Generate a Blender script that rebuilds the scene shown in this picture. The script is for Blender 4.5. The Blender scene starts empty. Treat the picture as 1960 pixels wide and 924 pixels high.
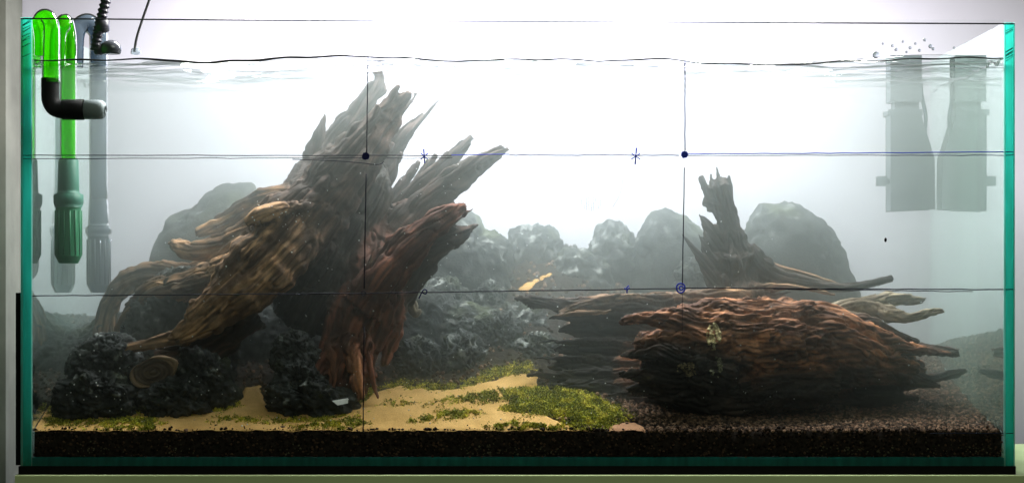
import bpy, math, random
import numpy as np
from mathutils import Vector

random.seed(7)
rng = np.random.default_rng(11)
SC = bpy.context.scene
COL = SC.collection

# ------------------------------------------------------------------ camera
S = 1585.0      # photo pixels per metre on the front glass
D = 2.4         # camera to front glass
CX, CY = 980.0, 540.0
cam_d = bpy.data.cameras.new('camera')
cam = bpy.data.objects.new('camera', cam_d)
COL.objects.link(cam)
cam.location = (0, -D, 0)
cam.rotation_euler = (math.radians(90), 0, 0)
cam_d.sensor_width = 36
cam_d.lens = D * S / 1960 * 36
cam_d.shift_y = 78 / 1960
cam_d.clip_start = 0.05
cam_d.clip_end = 50
SC.camera = cam

# ------------------------------------------------------------------ world and lamps
w = bpy.data.worlds.new('World')
SC.world = w
w.use_nodes = True
w.node_tree.nodes['Background'].inputs[0].default_value = (0.80, 0.95, 0.62, 1)
w.node_tree.nodes['Background'].inputs[1].default_value = 0.036


def area_lamp(name, loc, rot, sx, sy, power, color, spread=180):
    d = bpy.data.lights.new(name, 'AREA')
    d.shape = 'RECTANGLE'
    d.size, d.size_y = sx, sy
    d.energy = power
    d.color = color
    d.spread = math.radians(spread)
    o = bpy.data.objects.new(name, d)
    COL.objects.link(o)
    o.location = loc
    o.rotation_euler = rot
    return o


area_lamp('tank_lamp', (0.03, 0.19, 0.56), (0, 0, 0), 0.95, 0.12, 30.0, (1.0, 0.955, 0.93))
area_lamp('wall_wash', (0.02, 0.50, 0.50), (math.radians(38), 0, 0), 0.62, 0.03, 4.6, (0.84, 0.84, 1.0))  # extra light added beside the tank lamp to brighten the wall
area_lamp('room_fill', (0.3, -2.2, 1.6), (math.radians(60), 0, 0), 1.2, 0.8, 9.0, (0.95, 1.0, 0.78))  # unseen fill added in front to brighten the cabinet

SC.view_settings.view_transform = 'Standard'
SC.view_settings.look = 'None'
SC.view_settings.exposure = 0.0
SC.view_settings.gamma = 1.0
SC.render.engine = 'CYCLES'
cy = SC.cycles
cy.use_denoising = True
cy.max_bounces = 10
cy.diffuse_bounces = 3
cy.glossy_bounces = 4
cy.transmission_bounces = 4
cy.volume_bounces = 2
cy.transparent_max_bounces = 24
cy.caustics_reflective = False
cy.caustics_refractive = False
cy.sample_clamp_indirect = 4.0
cy.blur_glossy = 0.5


# ------------------------------------------------------------------ helpers
def W(px, py, Y):
    """Point of the place seen at photo pixel (px,py) when it stands at depth Y."""
    k = (D + Y) / D / S
    return np.array([(px - CX) * k, Y, (CY - py) * k])


def rad(r, Y):
    return r * (D + Y) / D / S


def tag(o, label=None, cat=None, group=None, kind=None):
    if label: o['label'] = label
    if cat: o['category'] = cat
    if group: o['group'] = group
    if kind: o['kind'] = kind
    return o


def empty(name, loc, label=None, cat=None, group=None):
    o = bpy.data.objects.new(name, None)
    o.empty_display_size = 0.02
    COL.objects.link(o)
    o.location = loc
    bpy.context.view_layer.update()
    return tag(o, label, cat, group)


def mesh_from(name, V, F, mat, parent=None, smooth=True, attrs=None, base=True):
    """V Nx3 numpy in world coordinates, F list / array of faces."""
    V = np.asarray(V, dtype=np.float64)
    if parent is None:
        org = np.array([(V[:, 0].min() + V[:, 0].max()) / 2, (V[:, 1].min() + V[:, 1].max()) / 2, V[:, 2].min()]) if base else np.zeros(3)
    else:
        p = parent
        org = np.zeros(3)
        while p is not None:
            org += np.array(p.location)
            p = p.parent
    me = bpy.data.meshes.new(name)
    V2 = V - org
    if isinstance(F, np.ndarray):
        n, k = F.shape
        me.vertices.add(len(V2)); me.vertices.foreach_set('co', V2.astype(np.float32).ravel())
        me.loops.add(n * k); me.loops.foreach_set('vertex_index', F.astype(np.int32).ravel())
        me.polygons.add(n); me.polygons.foreach_set('loop_start', np.arange(0, n * k, k, dtype=np.int32))
        me.update(calc_edges=True)
    else:
        me.from_pydata([tuple(v) for v in V2], [], F)
        me.update()
    me.polygons.foreach_set('use_smooth', np.full(len(me.polygons), smooth))
    if attrs:
        for an, arr in attrs.items():
            a = me.attributes.new(an, 'FLOAT_COLOR', 'POINT')
            c = np.ones((len(V2), 4), dtype=np.float32); c[:, :3] = arr
            a.data.foreach_set('color', c.ravel())
    me.materials.append(mat)
    o = bpy.data.objects.new(name, me)
    COL.objects.link(o)
    if parent is None:
        o.location = org
    else:
        o.parent = parent
    return o


def box(name, x0, x1, y0, y1, z0, z1, mat, parent=None, bevel=0.0):
    V = [(x, y, z) for x in (x0, x1) for y in (y0, y1) for z in (z0, z1)]
    F = [(0, 1, 3, 2), (4, 6, 7, 5), (0, 4, 5, 1), (2, 3, 7, 6), (0, 2, 6, 4), (1, 5, 7, 3)]
    o = mesh_from(name, V, F, mat, parent, smooth=False)
    if bevel:
        m = o.modifiers.new('bevel', 'BEVEL'); m.width = bevel; m.segments = 2
    return o


PERM = np.random.default_rng(3).permutation(4096).astype(np.int64)
GR = np.random.default_rng(4).normal(size=(4096, 3)); GR /= np.linalg.norm(GR, axis=1)[:, None]


def noise(P, seed=0):
    P = np.asarray(P, dtype=np.float64) + seed * 17.31
    i = np.floor(P).astype(np.int64); f = P - i
    u = f * f * f * (f * (f * 6 - 15) + 10)
    out = np.zeros(len(P))
    for dx in (0, 1):
        for dy in (0, 1):
            for dz in (0, 1):
                h = PERM[(i[:, 0] + dx) & 4095]; h = PERM[(h + i[:, 1] + dy) & 4095]; h = PERM[(h + i[:, 2] + dz) & 4095]
                g = GR[h]
                d = g[:, 0] * (f[:, 0] - dx) + g[:, 1] * (f[:, 1] - dy) + g[:, 2] * (f[:, 2] - dz)
                wt = (u[:, 0] if dx else 1 - u[:, 0]) * (u[:, 1] if dy else 1 - u[:, 1]) * (u[:, 2] if dz else 1 - u[:, 2])
                out += d * wt
    return out * 1.6


def fbm(P, oct=4, seed=0, gain=0.5):
    a, s, t = 1.0, 0.0, 0.0
    P = np.asarray(P, dtype=np.float64)
    for k in range(oct):
        s = s + a * noise(P * 2 ** k, seed + k); t += a; a *= gain
    return s / t


def sstep(a, b, x):
    t = np.clip((x - a) / (b - a), 0, 1)
    return t * t * (3 - 2 * t)


def catmull(P, n):
    P = np.asarray(P, dtype=float)
    Q = np.vstack([2 * P[0] - P[1], P, 2 * P[-1] - P[-2]])
    m = len(P) - 1
    out = []
    for t in np.linspace(0, m, n):
        i = min(int(t), m - 1); u = t - i
        a, b, c, d = Q[i], Q[i + 1], Q[i + 2], Q[i + 3]
        out.append(0.5 * ((2 * b) + (-a + c) * u + (2 * a - 5 * b + 4 * c - d) * u * u + (-a + 3 * b - 3 * c + d) * u ** 3))
    return np.array(out)


def tube(C, R, seg=12, caps=True, R2=None, axis=(0, 1, 0)):
    """C centre points, R radius per point; returns V,F. R2: radius along `axis`."""
    C = np.asarray(C, float); n = len(C)
    R = np.full(n, R) if np.isscalar(R) else np.asarray(R)
    R2 = R if R2 is None else R2
    T = np.gradient(C, axis=0); T /= np.linalg.norm(T, axis=1)[:, None] + 1e-12
    A = np.array(axis, float)
    U = np.cross(T, A); nu = np.linalg.norm(U, axis=1)
    U[nu < 1e-4] = (1, 0, 0)
    U /= np.linalg.norm(U, axis=1)[:, None]
    Vv = np.cross(U, T)
    th = np.linspace(0, 2 * math.pi, seg, endpoint=False)
    V = C[:, None, :] + R[:, None, None] * np.cos(th)[None, :, None] * U[:, None, :] + R2[:, None, None] * np.sin(th)[None, :, None] * Vv[:, None, :]
    V = V.reshape(-1, 3)
    F = []
    for i in range(n - 1):
        for j in range(seg):
            k = (j + 1) % seg
            F.append((i * seg + j, i * seg + k, (i + 1) * seg + k, (i + 1) * seg + j))
    if caps:
        F.append(tuple(range(seg))[::-1]); F.append(tuple((n - 1) * seg + j for j in range(seg)))
    return V, F


def join(parts):
    Vs, Fs, o = [], [], 0
    for V, F in parts:
        Vs.append(np.asarray(V)); Fs += [tuple(i + o for i in f) for f in F]; o += len(V)
    return np.vstack(Vs), Fs


def tube_px(pts, r, seg=14, n=40, Yr=None):
    P = catmull([W(*p[:3]) for p in pts], n)
    return tube(P, r, seg)


# ------------------------------------------------------------------ materials
def mat(name, color=(0.5, 0.5, 0.5), rough=0.6, spec=0.5, metal=0.0, nscale=0, namt=0.0, bump=0.0, bscale=80, attr=None, trans=0.0, alpha=1.0):
    m = bpy.data.materials.new(name); m.use_nodes = True
    nt = m.node_tree; b = nt.nodes['Principled BSDF']
    b.inputs['Base Color'].default_value = (*color, 1)
    b.inputs['Roughness'].default_value = rough
    b.inputs['Specular IOR Level'].default_value = spec
    b.inputs['Metallic'].default_value = metal
    if trans: b.inputs['Transmission Weight'].default_value = trans
    if alpha < 1: b.inputs['Alpha'].default_value = alpha
    src = None
    if attr:
        a = nt.nodes.new('ShaderNodeAttribute'); a.attribute_name = attr; src = a.outputs['Color']
    if nscale:
        tc = nt.nodes.new('ShaderNodeTexCoord')
        n = nt.nodes.new('ShaderNodeTexNoise'); n.inputs['Scale'].default_value = nscale; n.inputs['Detail'].default_value = 6
        nt.links.new(tc.outputs['Object'], n.inputs['Vector'])
        mr = nt.nodes.new('ShaderNodeMapRange'); mr.inputs['From Min'].default_value = 0.3; mr.inputs['From Max'].default_value = 0.7
        mr.inputs['To Min'].default_value = 1 - namt; mr.inputs['To Max'].default_value = 1 + namt
        nt.links.new(n.outputs['Fac'], mr.inputs['Value'])
        mx = nt.nodes.new('ShaderNodeMix'); mx.data_type = 'RGBA'; mx.blend_type = 'MULTIPLY'; mx.inputs['Factor'].default_value = 1
        if src: nt.links.new(src, mx.inputs[6])
        else: mx.inputs[6].default_value = (*color, 1)
        nt.links.new(mr.outputs['Result'], mx.inputs[7]); src = mx.outputs[2]
    if src: nt.links.new(src, b.inputs['Base Color'])
    if bump:
        tc = nt.nodes.new('ShaderNodeTexCoord')
        n = nt.nodes.new('ShaderNodeTexNoise'); n.inputs['Scale'].default_value = bscale; n.inputs['Detail'].default_value = 5
        nt.links.new(tc.outputs['Object'], n.inputs['Vector'])
        bp = nt.nodes.new('ShaderNodeBump'); bp.inputs['Strength'].default_value = bump; bp.inputs['Distance'].default_value = 0.002
        nt.links.new(n.outputs['Fac'], bp.inputs['Height']); nt.links.new(bp.outputs['Normal'], b.inputs['Normal'])
    return m


def clear_mat(name, color):
    m = bpy.data.materials.new(name); m.use_nodes = True
    nt = m.node_tree; nt.nodes.clear()
    o = nt.nodes.new('ShaderNodeOutputMaterial'); t = nt.nodes.new('ShaderNodeBsdfTransparent')
    t.inputs[0].default_value = (*color, 1); nt.links.new(t.outputs[0], o.inputs[0])
    return m


def mirror_mat(name, color, ramp, gcol=(1, 1, 1), rough=0.0, bump=0.0):
    """Clear sheet whose reflection grows towards grazing angles; ramp = [(facing, reflectance)]."""
    m = bpy.data.materials.new(name); m.use_nodes = True
    nt = m.node_tree; nt.nodes.clear()
    o = nt.nodes.new('ShaderNodeOutputMaterial'); t = nt.nodes.new('ShaderNodeBsdfTransparent'); g = nt.nodes.new('ShaderNodeBsdfGlossy')
    t.inputs[0].default_value = (*color, 1); g.inputs['Roughness'].default_value = rough; g.inputs['Color'].default_value = (*gcol, 1)
    lw = nt.nodes.new('ShaderNodeLayerWeight'); cr = nt.nodes.new('ShaderNodeValToRGB')
    els = cr.color_ramp.elements
    while len(els) > 1: els.remove(els[-1])
    els[0].position = ramp[0][0]; els[0].color = (ramp[0][1],) * 3 + (1,)
    for p, v in ramp[1:]:
        e = els.new(p); e.color = (v, v, v, 1)
    nt.links.new(lw.outputs['Facing'], cr.inputs[0])
    mx = nt.nodes.new('ShaderNodeMixShader')
    nt.links.new(cr.outputs[0], mx.inputs[0]); nt.links.new(t.outputs[0], mx.inputs[1]); nt.links.new(g.outputs[0], mx.inputs[2])
    nt.links.new(mx.outputs[0], o.inputs[0])
    return m


def edge_mat(name, col, tcol, scale=30):
    """Cut glass edge: lets the light that travels in the pane out in green."""
    m = bpy.data.materials.new(name); m.use_nodes = True
    nt = m.node_tree; nt.nodes.clear()
    o = nt.nodes.new('ShaderNodeOutputMaterial')
    d = nt.nodes.new('ShaderNodeBsdfDiffuse'); t = nt.nodes.new('ShaderNodeBsdfTranslucent'); g = nt.nodes.new('ShaderNodeBsdfGlossy')
    g.inputs['Roughness'].default_value = 0.15
    tc = nt.nodes.new('ShaderNodeTexCoord'); mp = nt.nodes.new('ShaderNodeMapping'); mp.inputs['Scale'].default_value = (140, 1, 14)
    n = nt.nodes.new('ShaderNodeTexNoise'); n.inputs['Scale'].default_value = 1.0; n.inputs['Detail'].default_value = 4
    nt.links.new(tc.outputs['Object'], mp.inputs[0]); nt.links.new(mp.outputs[0], n.inputs['Vector'])
    for sh, c in ((d, col), (t, tcol)):
        mx = nt.nodes.new('ShaderNodeMix'); mx.data_type = 'RGBA'
        mx.inputs[6].default_value = (*[v * .5 for v in c], 1); mx.inputs[7].default_value = (*[min(1, v * 1.35) for v in c], 1)
        nt.links.new(n.outputs['Fac'], mx.inputs[0]); nt.links.new(mx.outputs[2], sh.inputs[0])
    m1 = nt.nodes.new('ShaderNodeMixShader'); m1.inputs[0].default_value = 0.75
    m2 = nt.nodes.new('ShaderNodeMixShader'); m2.inputs[0].default_value = 0.06
    nt.links.new(d.outputs[0], m1.inputs[1]); nt.links.new(t.outputs[0], m1.inputs[2])
    nt.links.new(m1.outputs[0], m2.inputs[1]); nt.links.new(g.outputs[0], m2.inputs[2])
    nt.links.new(m2.outputs[0], o.inputs[0])
    return m


def tinted_glass(name, tr, df, k=0.35, tl=0.5):
    """Coloured translucent plastic / glass tube wall."""
    m = bpy.data.materials.new(name); m.use_nodes = True
    nt = m.node_tree; nt.nodes.clear()
    o = nt.nodes.new('ShaderNodeOutputMaterial'); t = nt.nodes.new('ShaderNodeBsdfTransparent'); d = nt.nodes.new('ShaderNodeBsdfDiffuse')
    tt = nt.nodes.new('ShaderNodeBsdfTranslucent'); g = nt.nodes.new('ShaderNodeBsdfGlossy'); g.inputs['Roughness'].default_value = 0.06
    t.inputs[0].default_value = (*tr, 1); d.inputs[0].default_value = (*df, 1); tt.inputs[0].default_value = (*df, 1)
    m1 = nt.nodes.new('ShaderNodeMixShader'); m1.inputs[0].default_value = tl
    m2 = nt.nodes.new('ShaderNodeMixShader'); m2.inputs[0].default_value = k
    m3 = nt.nodes.new('ShaderNodeMixShader'); f = nt.nodes.new('ShaderNodeFresnel'); f.inputs[0].default_value = 1.2
    nt.links.new(d.outputs[0], m1.inputs[1]); nt.links.new(tt.outputs[0], m1.inputs[2])
    nt.links.new(t.outputs[0], m2.inputs[1]); nt.links.new(m1.outputs[0], m2.inputs[2])
    nt.links.new(f.outputs[0], m3.inputs[0]); nt.links.new(m2.outputs[0], m3.inputs[1]); nt.links.new(g.outputs[0], m3.inputs[2])
    nt.links.new(m3.outputs[0], o.inputs[0])
    return m


M = {}
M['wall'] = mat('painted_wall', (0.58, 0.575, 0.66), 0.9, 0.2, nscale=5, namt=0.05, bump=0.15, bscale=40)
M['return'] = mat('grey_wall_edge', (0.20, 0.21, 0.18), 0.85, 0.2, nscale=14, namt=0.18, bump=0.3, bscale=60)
M['trim'] = mat('pale_wall_edge', (0.42, 0.43, 0.41), 0.85, 0.2, nscale=12, namt=0.14, bump=0.3, bscale=60)
M['cabinet'] = mat('cabinet_paint', (0.74, 0.86, 0.46), 0.6, 0.3, nscale=9, namt=0.08, bump=0.1, bscale=200)
M['mat'] = mat('black_foam', (0.008, 0.008, 0.008), 0.9, 0.1, nscale=60, namt=0.2)
M['pane'] = clear_mat('clear_glass', (0.975, 0.985, 0.98))
M['side'] = mirror_mat('side_glass', (0.90, 0.97, 0.94), [(0.0, 0.03), (0.5, 0.08), (0.70, 0.30), (0.77, 0.80), (1.0, 0.95)], (0.86, 0.95, 0.9))
M['edge'] = edge_mat('green_glass_edge', (0.03, 0.55, 0.36), (0.04, 0.97, 0.66))
M['edge_hi'] = edge_mat('painted_edge_highlight', (0.35, 0.70, 0.58), (0.45, 1.0, 0.85))  # paler copy of the edge green, painting in its highlight line
M['edge_dark'] = edge_mat('deep_teal_glass_edge', (0.03, 0.34, 0.31), (0.02, 0.36, 0.33))
M['saw'] = mat('ground_glass_mark', (0.02, 0.26, 0.19), 0.5)
M['rim'] = mat('dark_rim_line', (0.05, 0.055, 0.07), 0.3)
M['silicone'] = tinted_glass('clear_silicone', (0.86, 0.94, 0.90), (0.35, 0.52, 0.42), 0.25)
M['ink_black'] = mat('black_marker_ink', (0.012, 0.014, 0.03), 0.6, 0.2)
M['ink_navy'] = mat('navy_marker_ink', (0.012, 0.015, 0.10), 0.6, 0.2)
M['ink_blue'] = mat('blue_marker_ink', (0.03, 0.06, 0.62), 0.5, 0.2)
M['ink_faint'] = mat('smudged_blue_ink', (0.12, 0.16, 0.55), 0.6, 0.2, alpha=0.16)
M['surface'] = mirror_mat('water_skin', (0.97, 0.99, 0.985), [(0.0, 0.03), (0.45, 0.06), (0.72, 0.45), (0.86, 0.93), (1.0, 0.97)], (0.97, 0.98, 0.97))
M['meniscus'] = mat('meniscus_painted_dark', (0.035, 0.04, 0.04), 0.12, 0.6)
M['sand'] = mat('sand', (0.56, 0.35, 0.135), 0.95, 0.15, attr='col', nscale=700, namt=0.14, bump=0.35, bscale=900)
M['soil'] = mat('dark_soil', (0.022, 0.017, 0.014), 0.95, 0.15, nscale=220, namt=0.6, bump=0.8, bscale=260)
M['granule'] = mat('soil_granule', (0.055, 0.04, 0.03), 0.9, 0.2, attr='col')
M['moss'] = mat('green_moss', (0.10, 0.16, 0.02), 0.6, 0.3, attr='col')
M['wood'] = mat('driftwood', (0.2, 0.1, 0.05), 0.72, 0.28, attr='col', nscale=420, namt=0.16, bump=0.25, bscale=520)
M['rock'] = mat('lava_rock', (0.06, 0.065, 0.07), 0.95, 0.12, attr='col', nscale=160, namt=0.35, bump=0.6, bscale=330)
M['green_tube'] = tinted_glass('green_acrylic_tube', (0.30, 0.90, 0.06), (0.10, 0.72, 0.02), 0.35, 0.6)
M['clear_tube'] = tinted_glass('clear_acrylic_tube', (0.80, 0.86, 0.88), (0.5, 0.56, 0.6), 0.25)
M['grey_tube'] = tinted_glass('smoky_acrylic_tube', (0.30, 0.38, 0.45), (0.12, 0.16, 0.20), 0.6)
M['black'] = mat('black_plastic', (0.004, 0.004, 0.005), 0.65, 0.15)
M['nozzle'] = mat('grey_nozzle_plastic', (0.24, 0.29, 0.31), 0.5, 0.4)
M['strainer'] = mat('green_strainer_plastic', (0.02, 0.22, 0.10), 0.5, 0.4)
M['sleeve'] = mat('dark_green_sleeve_plastic', (0.03, 0.16, 0.11), 0.5, 0.4)
M['filter'] = mat('grey_filter_plastic', (0.09, 0.11, 0.12), 0.5, 0.4)
M['metal'] = mat('dark_glossy_rubber', (0.10, 0.11, 0.13), 0.22, 0.6, metal=0.4)
M['cable'] = mat('corrugated_cable', (0.03, 0.03, 0.045), 0.4, 0.5)
M['thin'] = mat('thin_grey_tube', (0.10, 0.10, 0.11), 0.3, 0.6)
M['drop'] = mat('water_droplet', (0.8, 0.85, 0.9), 0.05, 0.8, trans=0.9)
M['bubble'] = mat('air_bubble', (0.85, 0.88, 0.9), 0.08, 0.8)
M['tag'] = mat('pale_paper_tag', (0.72, 0.74, 0.74), 0.6, 0.3, nscale=90, namt=0.2)
M['fungus'] = mat('pale_yellow_moss', (0.50, 0.50, 0.20), 0.8, 0.2, nscale=300, namt=0.35)
vm = bpy.data.materials.new('cloudy_water'); vm.use_nodes = True
vm.node_tree.nodes.clear()
_o = vm.node_tree.nodes.new('ShaderNodeOutputMaterial'); _v = vm.node_tree.nodes.new('ShaderNodeVolumePrincipled')
_v.inputs['Color'].default_value = (0.66, 0.735, 0.71, 1)
_v.inputs['Density'].default_value = 3.0
_v.inputs['Anisotropy'].default_value = 0.80
vm.node_tree.links.new(_v.outputs[0], _o.inputs['Volume'])
vm.cycles.homogeneous_volume = True

# ------------------------------------------------------------------ the tank
XL, XR = W(40, 0, 0)[0], W(1942, 0, 0)[0]
XLi, XRi = W(62, 0, 0)[0], W(1921, 0, 0)[0]
ZT, ZB = W(0, 38, 0)[2], W(0, 891, 0)[2]
ZG = W(0, 875, 0)[2]               # top of the bottom pane
DEP = 0.42                        # depth of the tank
WZ = W(0, 113, 0)[2]               # waterline

wallY = 0.60
mesh_from('back_wall', [(-4, wallY, -2.5), (4, wallY, -2.5), (4, wallY, 2.5), (-4, wallY, 2.5)], [(0, 1, 2, 3)], M['wall'], base=False)['kind'] = 'structure'
# wall return at the left
a = W(11, 0, 0.50)[0]
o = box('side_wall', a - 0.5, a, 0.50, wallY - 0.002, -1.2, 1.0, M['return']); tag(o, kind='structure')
# shelf
zc = W(0, 909, -0.012)[2]
cab = empty('aquarium_cabinet', (0, 0.15, zc - 0.3), 'olive grey painted cabinet carrying the aquarium, only its top edge in view', 'cabinet')
box('front_panel', W(28, 0, -0.012)[0], 1.2, -0.012, 0.004, zc - 0.30, zc, M['cabinet'], cab, 0.0008)
box('top_board', W(30, 0, 0.0)[0], 1.2, 0.0045, 0.46, zc - 0.02, zc - 0.0005, M['cabinet'], cab)
o = box('foam_mat', W(36, 0, 0)[0], XR + 0.001, -0.002, DEP + 0.004, zc + 0.0003, ZB - 0.0003, M['mat'])
tag(o, 'thin black foam mat under the glass aquarium, on top of the cabinet', 'mat')
o = box('black_edge_strip', W(34, 0, 0.02)[0], XL - 0.0004, 0.01, 0.035, ZB, W(0, 560, 0.02)[2], M['mat'])
tag(o, 'black upright strip along the lower left corner of the aquarium', 'trim')

def face(name, x0, x1, y, z0, z1, m, parent):
    return mesh_from(name, [(x0, y, z0), (x1, y, z0), (x1, y, z1), (x0, y, z1)], [(0, 1, 2, 3)], m, parent, smooth=False)


aq = empty('aquarium', (0, DEP / 2, ZB), 'rectangular frameless glass aquarium with bright green cut edges and marker grid', 'aquarium')
T = 0.006
pane_f = box('front_pane', XLi + 0.0002, XRi - 0.0002, 0.0, T, ZB + 0.0002, ZT, M['pane'], aq)
box('back_pane', XLi + 0.0002, XRi - 0.0002, DEP - T, DEP, ZB + 0.0002, ZT, M['pane'], aq)
bp = box('bottom_pane', XLi + 0.0004, XRi - 0.0004, T + 0.0002, DEP - T - 0.0002, ZB, ZG, M['edge_dark'], aq)
o = box('glass_edge', XLi, XRi, -0.0012, -0.0002, ZB, ZG, M['edge_dark'], aq)
# top rim of the front pane: thin dark line, slightly lower at the right
V, F = tube([W(40, 36, -0.0007), W(620, 40, -0.0007), W(1300, 43, -0.0007), W(1942, 46, -0.0007)], 0.0009, 6)
mesh_from('rim_line', V, F, M['rim'], aq)
for nm, x0, x1, zt, sgn in (('left_pane', XL, XLi, W(0, 34, 0)[2], 1), ('right_pane', XRi, XR, W(0, 44, 0)[2], -1)):
    p = box(nm, x0, x1, 0.0006, DEP, ZB + 0.0001, zt, M['side'], aq)
    e = face('glass_edge', x0, x1, -0.0004, ZB, zt, M['edge'], p)
    if sgn > 0:
        face('arris_highlight', x0 - 0.0001, x0 + 0.0028, -0.0009, ZB, zt, M['edge_hi'], p)
        face('arris_highlight', x1 - 0.0010, x1 + 0.0003, -0.0009, ZB, zt, M['edge_hi'], p)
    else:
        face('arris_highlight', x1 - 0.0016, x1 + 0.0001, -0.0009, ZB, zt, M['edge_hi'], p)
        face('arris_highlight', x0 - 0.0003, x0 + 0.0022, -0.0009, ZB, zt, M['edge_hi'], p)
    # chips and saw marks at the top of the edge
    cv = []
    for k in range(10):
        z = zt - 0.003 - random.random() * 0.05
        cv.append(tube([(x0 + 0.002, -0.0012, z - 0.004), (x1 - 0.002, -0.0012, z + 0.003 * random.random())], 0.0003 + 0.0003 * random.random(), 5))
    V, F = join(cv); mesh_from('saw_mark', V, F, M['saw'], p)['kind'] = 'stuff'

def stroke(name, pts, width, m, closed=False, n=None):
    P = [W(px + random.uniform(-.25, .25), py + random.uniform(-.25, .25), -0.0003) for px, py in pts]
    if n: P = catmull(P, n)
    V, F = tube(P, width / 2 / S, 6, R2=np.full(len(P), 0.0002))
    return mesh_from(name, V, F, m, pane_f)


def wob(x0, x1, y0, y1, k=26, a=0.5):
    return [(x0 + (x1 - x0) * t, y0 + (y1 - y0) * t + random.uniform(-a, a)) for t in np.linspace(0, 1, k)]


stroke('marker_line', wob(44, 864, 297, 298), 1.7, M['ink_black'])
stroke('marker_line', wob(44, 704, 304, 302), 1.5, M['ink_black'])
stroke('marker_line', wob(740, 866, 303, 302, 8), 1.2, M['ink_black'])
stroke('marker_line', wob(864, 975, 297, 295, 8), 1.8, M['ink_blue'])
stroke('marker_line', wob(975, 1300, 297, 297), 2.0, M['ink_navy'])
stroke('marker_line', wob(1310, 1942, 295, 291), 2.0, M['ink_blue'])
stroke('marker_line', wob(1310, 1942, 298, 297), 1.5, M['ink_navy'])
stroke('marker_line', [(560, 305), (640, 308), (690, 312), (715, 315), (728, 314), (735, 309)], 1.6, M['ink_black'], n=20)
stroke('marker_line', wob(62, 700, 566, 561), 2.0, M['ink_black'])
stroke('marker_line', wob(700, 1300, 561, 552), 2.0, M['ink_black'])
stroke('marker_line', wob(1308, 1942, 551, 554), 2.2, M['ink_black'])
stroke('marker_line', wob(1480, 1862, 553, 558), 1.6, M['ink_black'])
stroke('marker_line', wob(1780, 1942, 829, 828, 8), 1.8, M['ink_black'])
stroke('marker_line', wob(705, 704, 42, 118, 6), 1.4, M['ink_navy'])
stroke('marker_line', wob(704, 702, 118, 292, 12), 2.0, M['ink_black'])
stroke('marker_line', wob(701, 697, 333, 552, 14), 2.4, M['ink_black'])
stroke('marker_line', wob(697, 695, 625, 828, 14), 2.0, M['ink_black'])
stroke('marker_line', wob(1311, 1311, 118, 288, 12), 2.4, M['ink_navy'])
stroke('marker_line', wob(1310, 1306, 320, 545, 14), 2.0, M['ink_black'])
stroke('marker_line', wob(1306, 1306, 560, 640, 6), 1.0, M['ink_black'])


def disc(name, px, py, r, m, lumpy=0.12):
    n = 20; V = []; F = []
    c = W(px, py, -0.0006)
    rr = [r / S * (1 + random.uniform(-lumpy, lumpy)) for _ in range(n)]
    for y in (-0.0009, -0.0003):
        V += [(c[0] + rr[i] * math.cos(2 * math.pi * i / n), y, c[2] + rr[i] * math.sin(2 * math.pi * i / n)) for i in range(n)]
    F = [tuple(range(n)), tuple(range(2 * n - 1, n - 1, -1))] + [(i, (i + 1) % n, n + (i + 1) % n, n + i) for i in range(n)]
    return mesh_from(name, V, F, m, pane_f, smooth=False)


disc('marker_dot', 700, 299, 7.5, M['ink_navy']); disc('marker_dot', 1310, 296, 7, M['ink_blue'])
stroke('marker_ring', [(1303 + 8 * math.cos(t), 551 + 9 * math.sin(t)) for t in np.linspace(0, 6.4, 14)], 3, M['ink_blue'], n=40)
stroke('marker_ring', [(1304 + 3.5 * math.cos(t), 551 + 4 * math.sin(t)) for t in np.linspace(0, 6.0, 10)], 3, M['ink_blue'], n=30)
stroke('marker_ring', [(696 + 3.5 * math.cos(t), 561 + 4.5 * math.sin(t)) for t in np.linspace(0, 6.3, 10)], 1.8, M['ink_black'], n=30)
for cx_, cy_, r_, w_ in ((812, 299, 12, 2.2), (1217, 299, 14, 2.2)):
    for ang in (90, 35, 145, 90):
        a_ = math.radians(ang + random.uniform(-8, 8)); l_ = r_ * (1.15 if ang == 90 else 0.75)
        stroke('marker_star', [(cx_ - l_ * math.cos(a_), cy_ + l_ * math.sin(a_)), (cx_, cy_), (cx_ + l_ * math.cos(a_), cy_ - l_ * math.sin(a_))], w_, M['ink_blue'])
stroke('marker_arrow', [(802, 571), (807, 560), (812, 554), (817, 556), (815, 562), (808, 560)], 2.4, M['ink_navy'], n=24)
stroke('marker_arrow', [(1200, 561), (1200, 550), (1204, 546)], 2.6, M['ink_blue'])
stroke('marker_arrow', [(1195, 551), (1201, 555), (1205, 550)], 2.4, M['ink_blue'])
stroke('marker_star', [(235, 622), (238, 628), (232, 626)], 1.5, M['ink_black'])
for k in range(9):
    x = 1113 + k * 4.5; h = 17 * math.sqrt(max(0.05, 1 - ((k - 4) / 4.6) ** 2))
    stroke('smudged_hatching', [(x, 387 - h * .6), (x + 1, 387 + h)], 1.6, M['ink_faint'])
stroke('smudged_ring', [(1158 + 9 * math.cos(t), 322 + 11 * math.sin(t)) for t in np.linspace(0, 6.3, 12)], 1.4, M['ink_faint'], n=30)
stroke('smudged_ring', [(1129 + 8 * math.cos(t), 348 + 6 * math.sin(t)) for t in np.linspace(0, 5.3, 12)], 1.4, M['ink_faint'], n=30)
stroke('smudged_line', [(1187, 300), (1192, 340), (1186, 372), (1172, 398)], 1.3, M['ink_faint'], n=20)

# ------------------------------------------------------------------ water
o = box('water', XLi + 0.0004, XRi - 0.0004, T + 0.0004, DEP - T - 0.0004, ZG + 0.0005, WZ - 0.008, vm)
tag(o, kind='structure')
nx, ny = 560, 300
gx = np.linspace(XLi + 0.0003, XRi - 0.0003, nx); gy = np.linspace(T + 0.0024, DEP - T - 0.0003, ny)
GX, GY = np.meshgrid(gx, gy)


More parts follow.
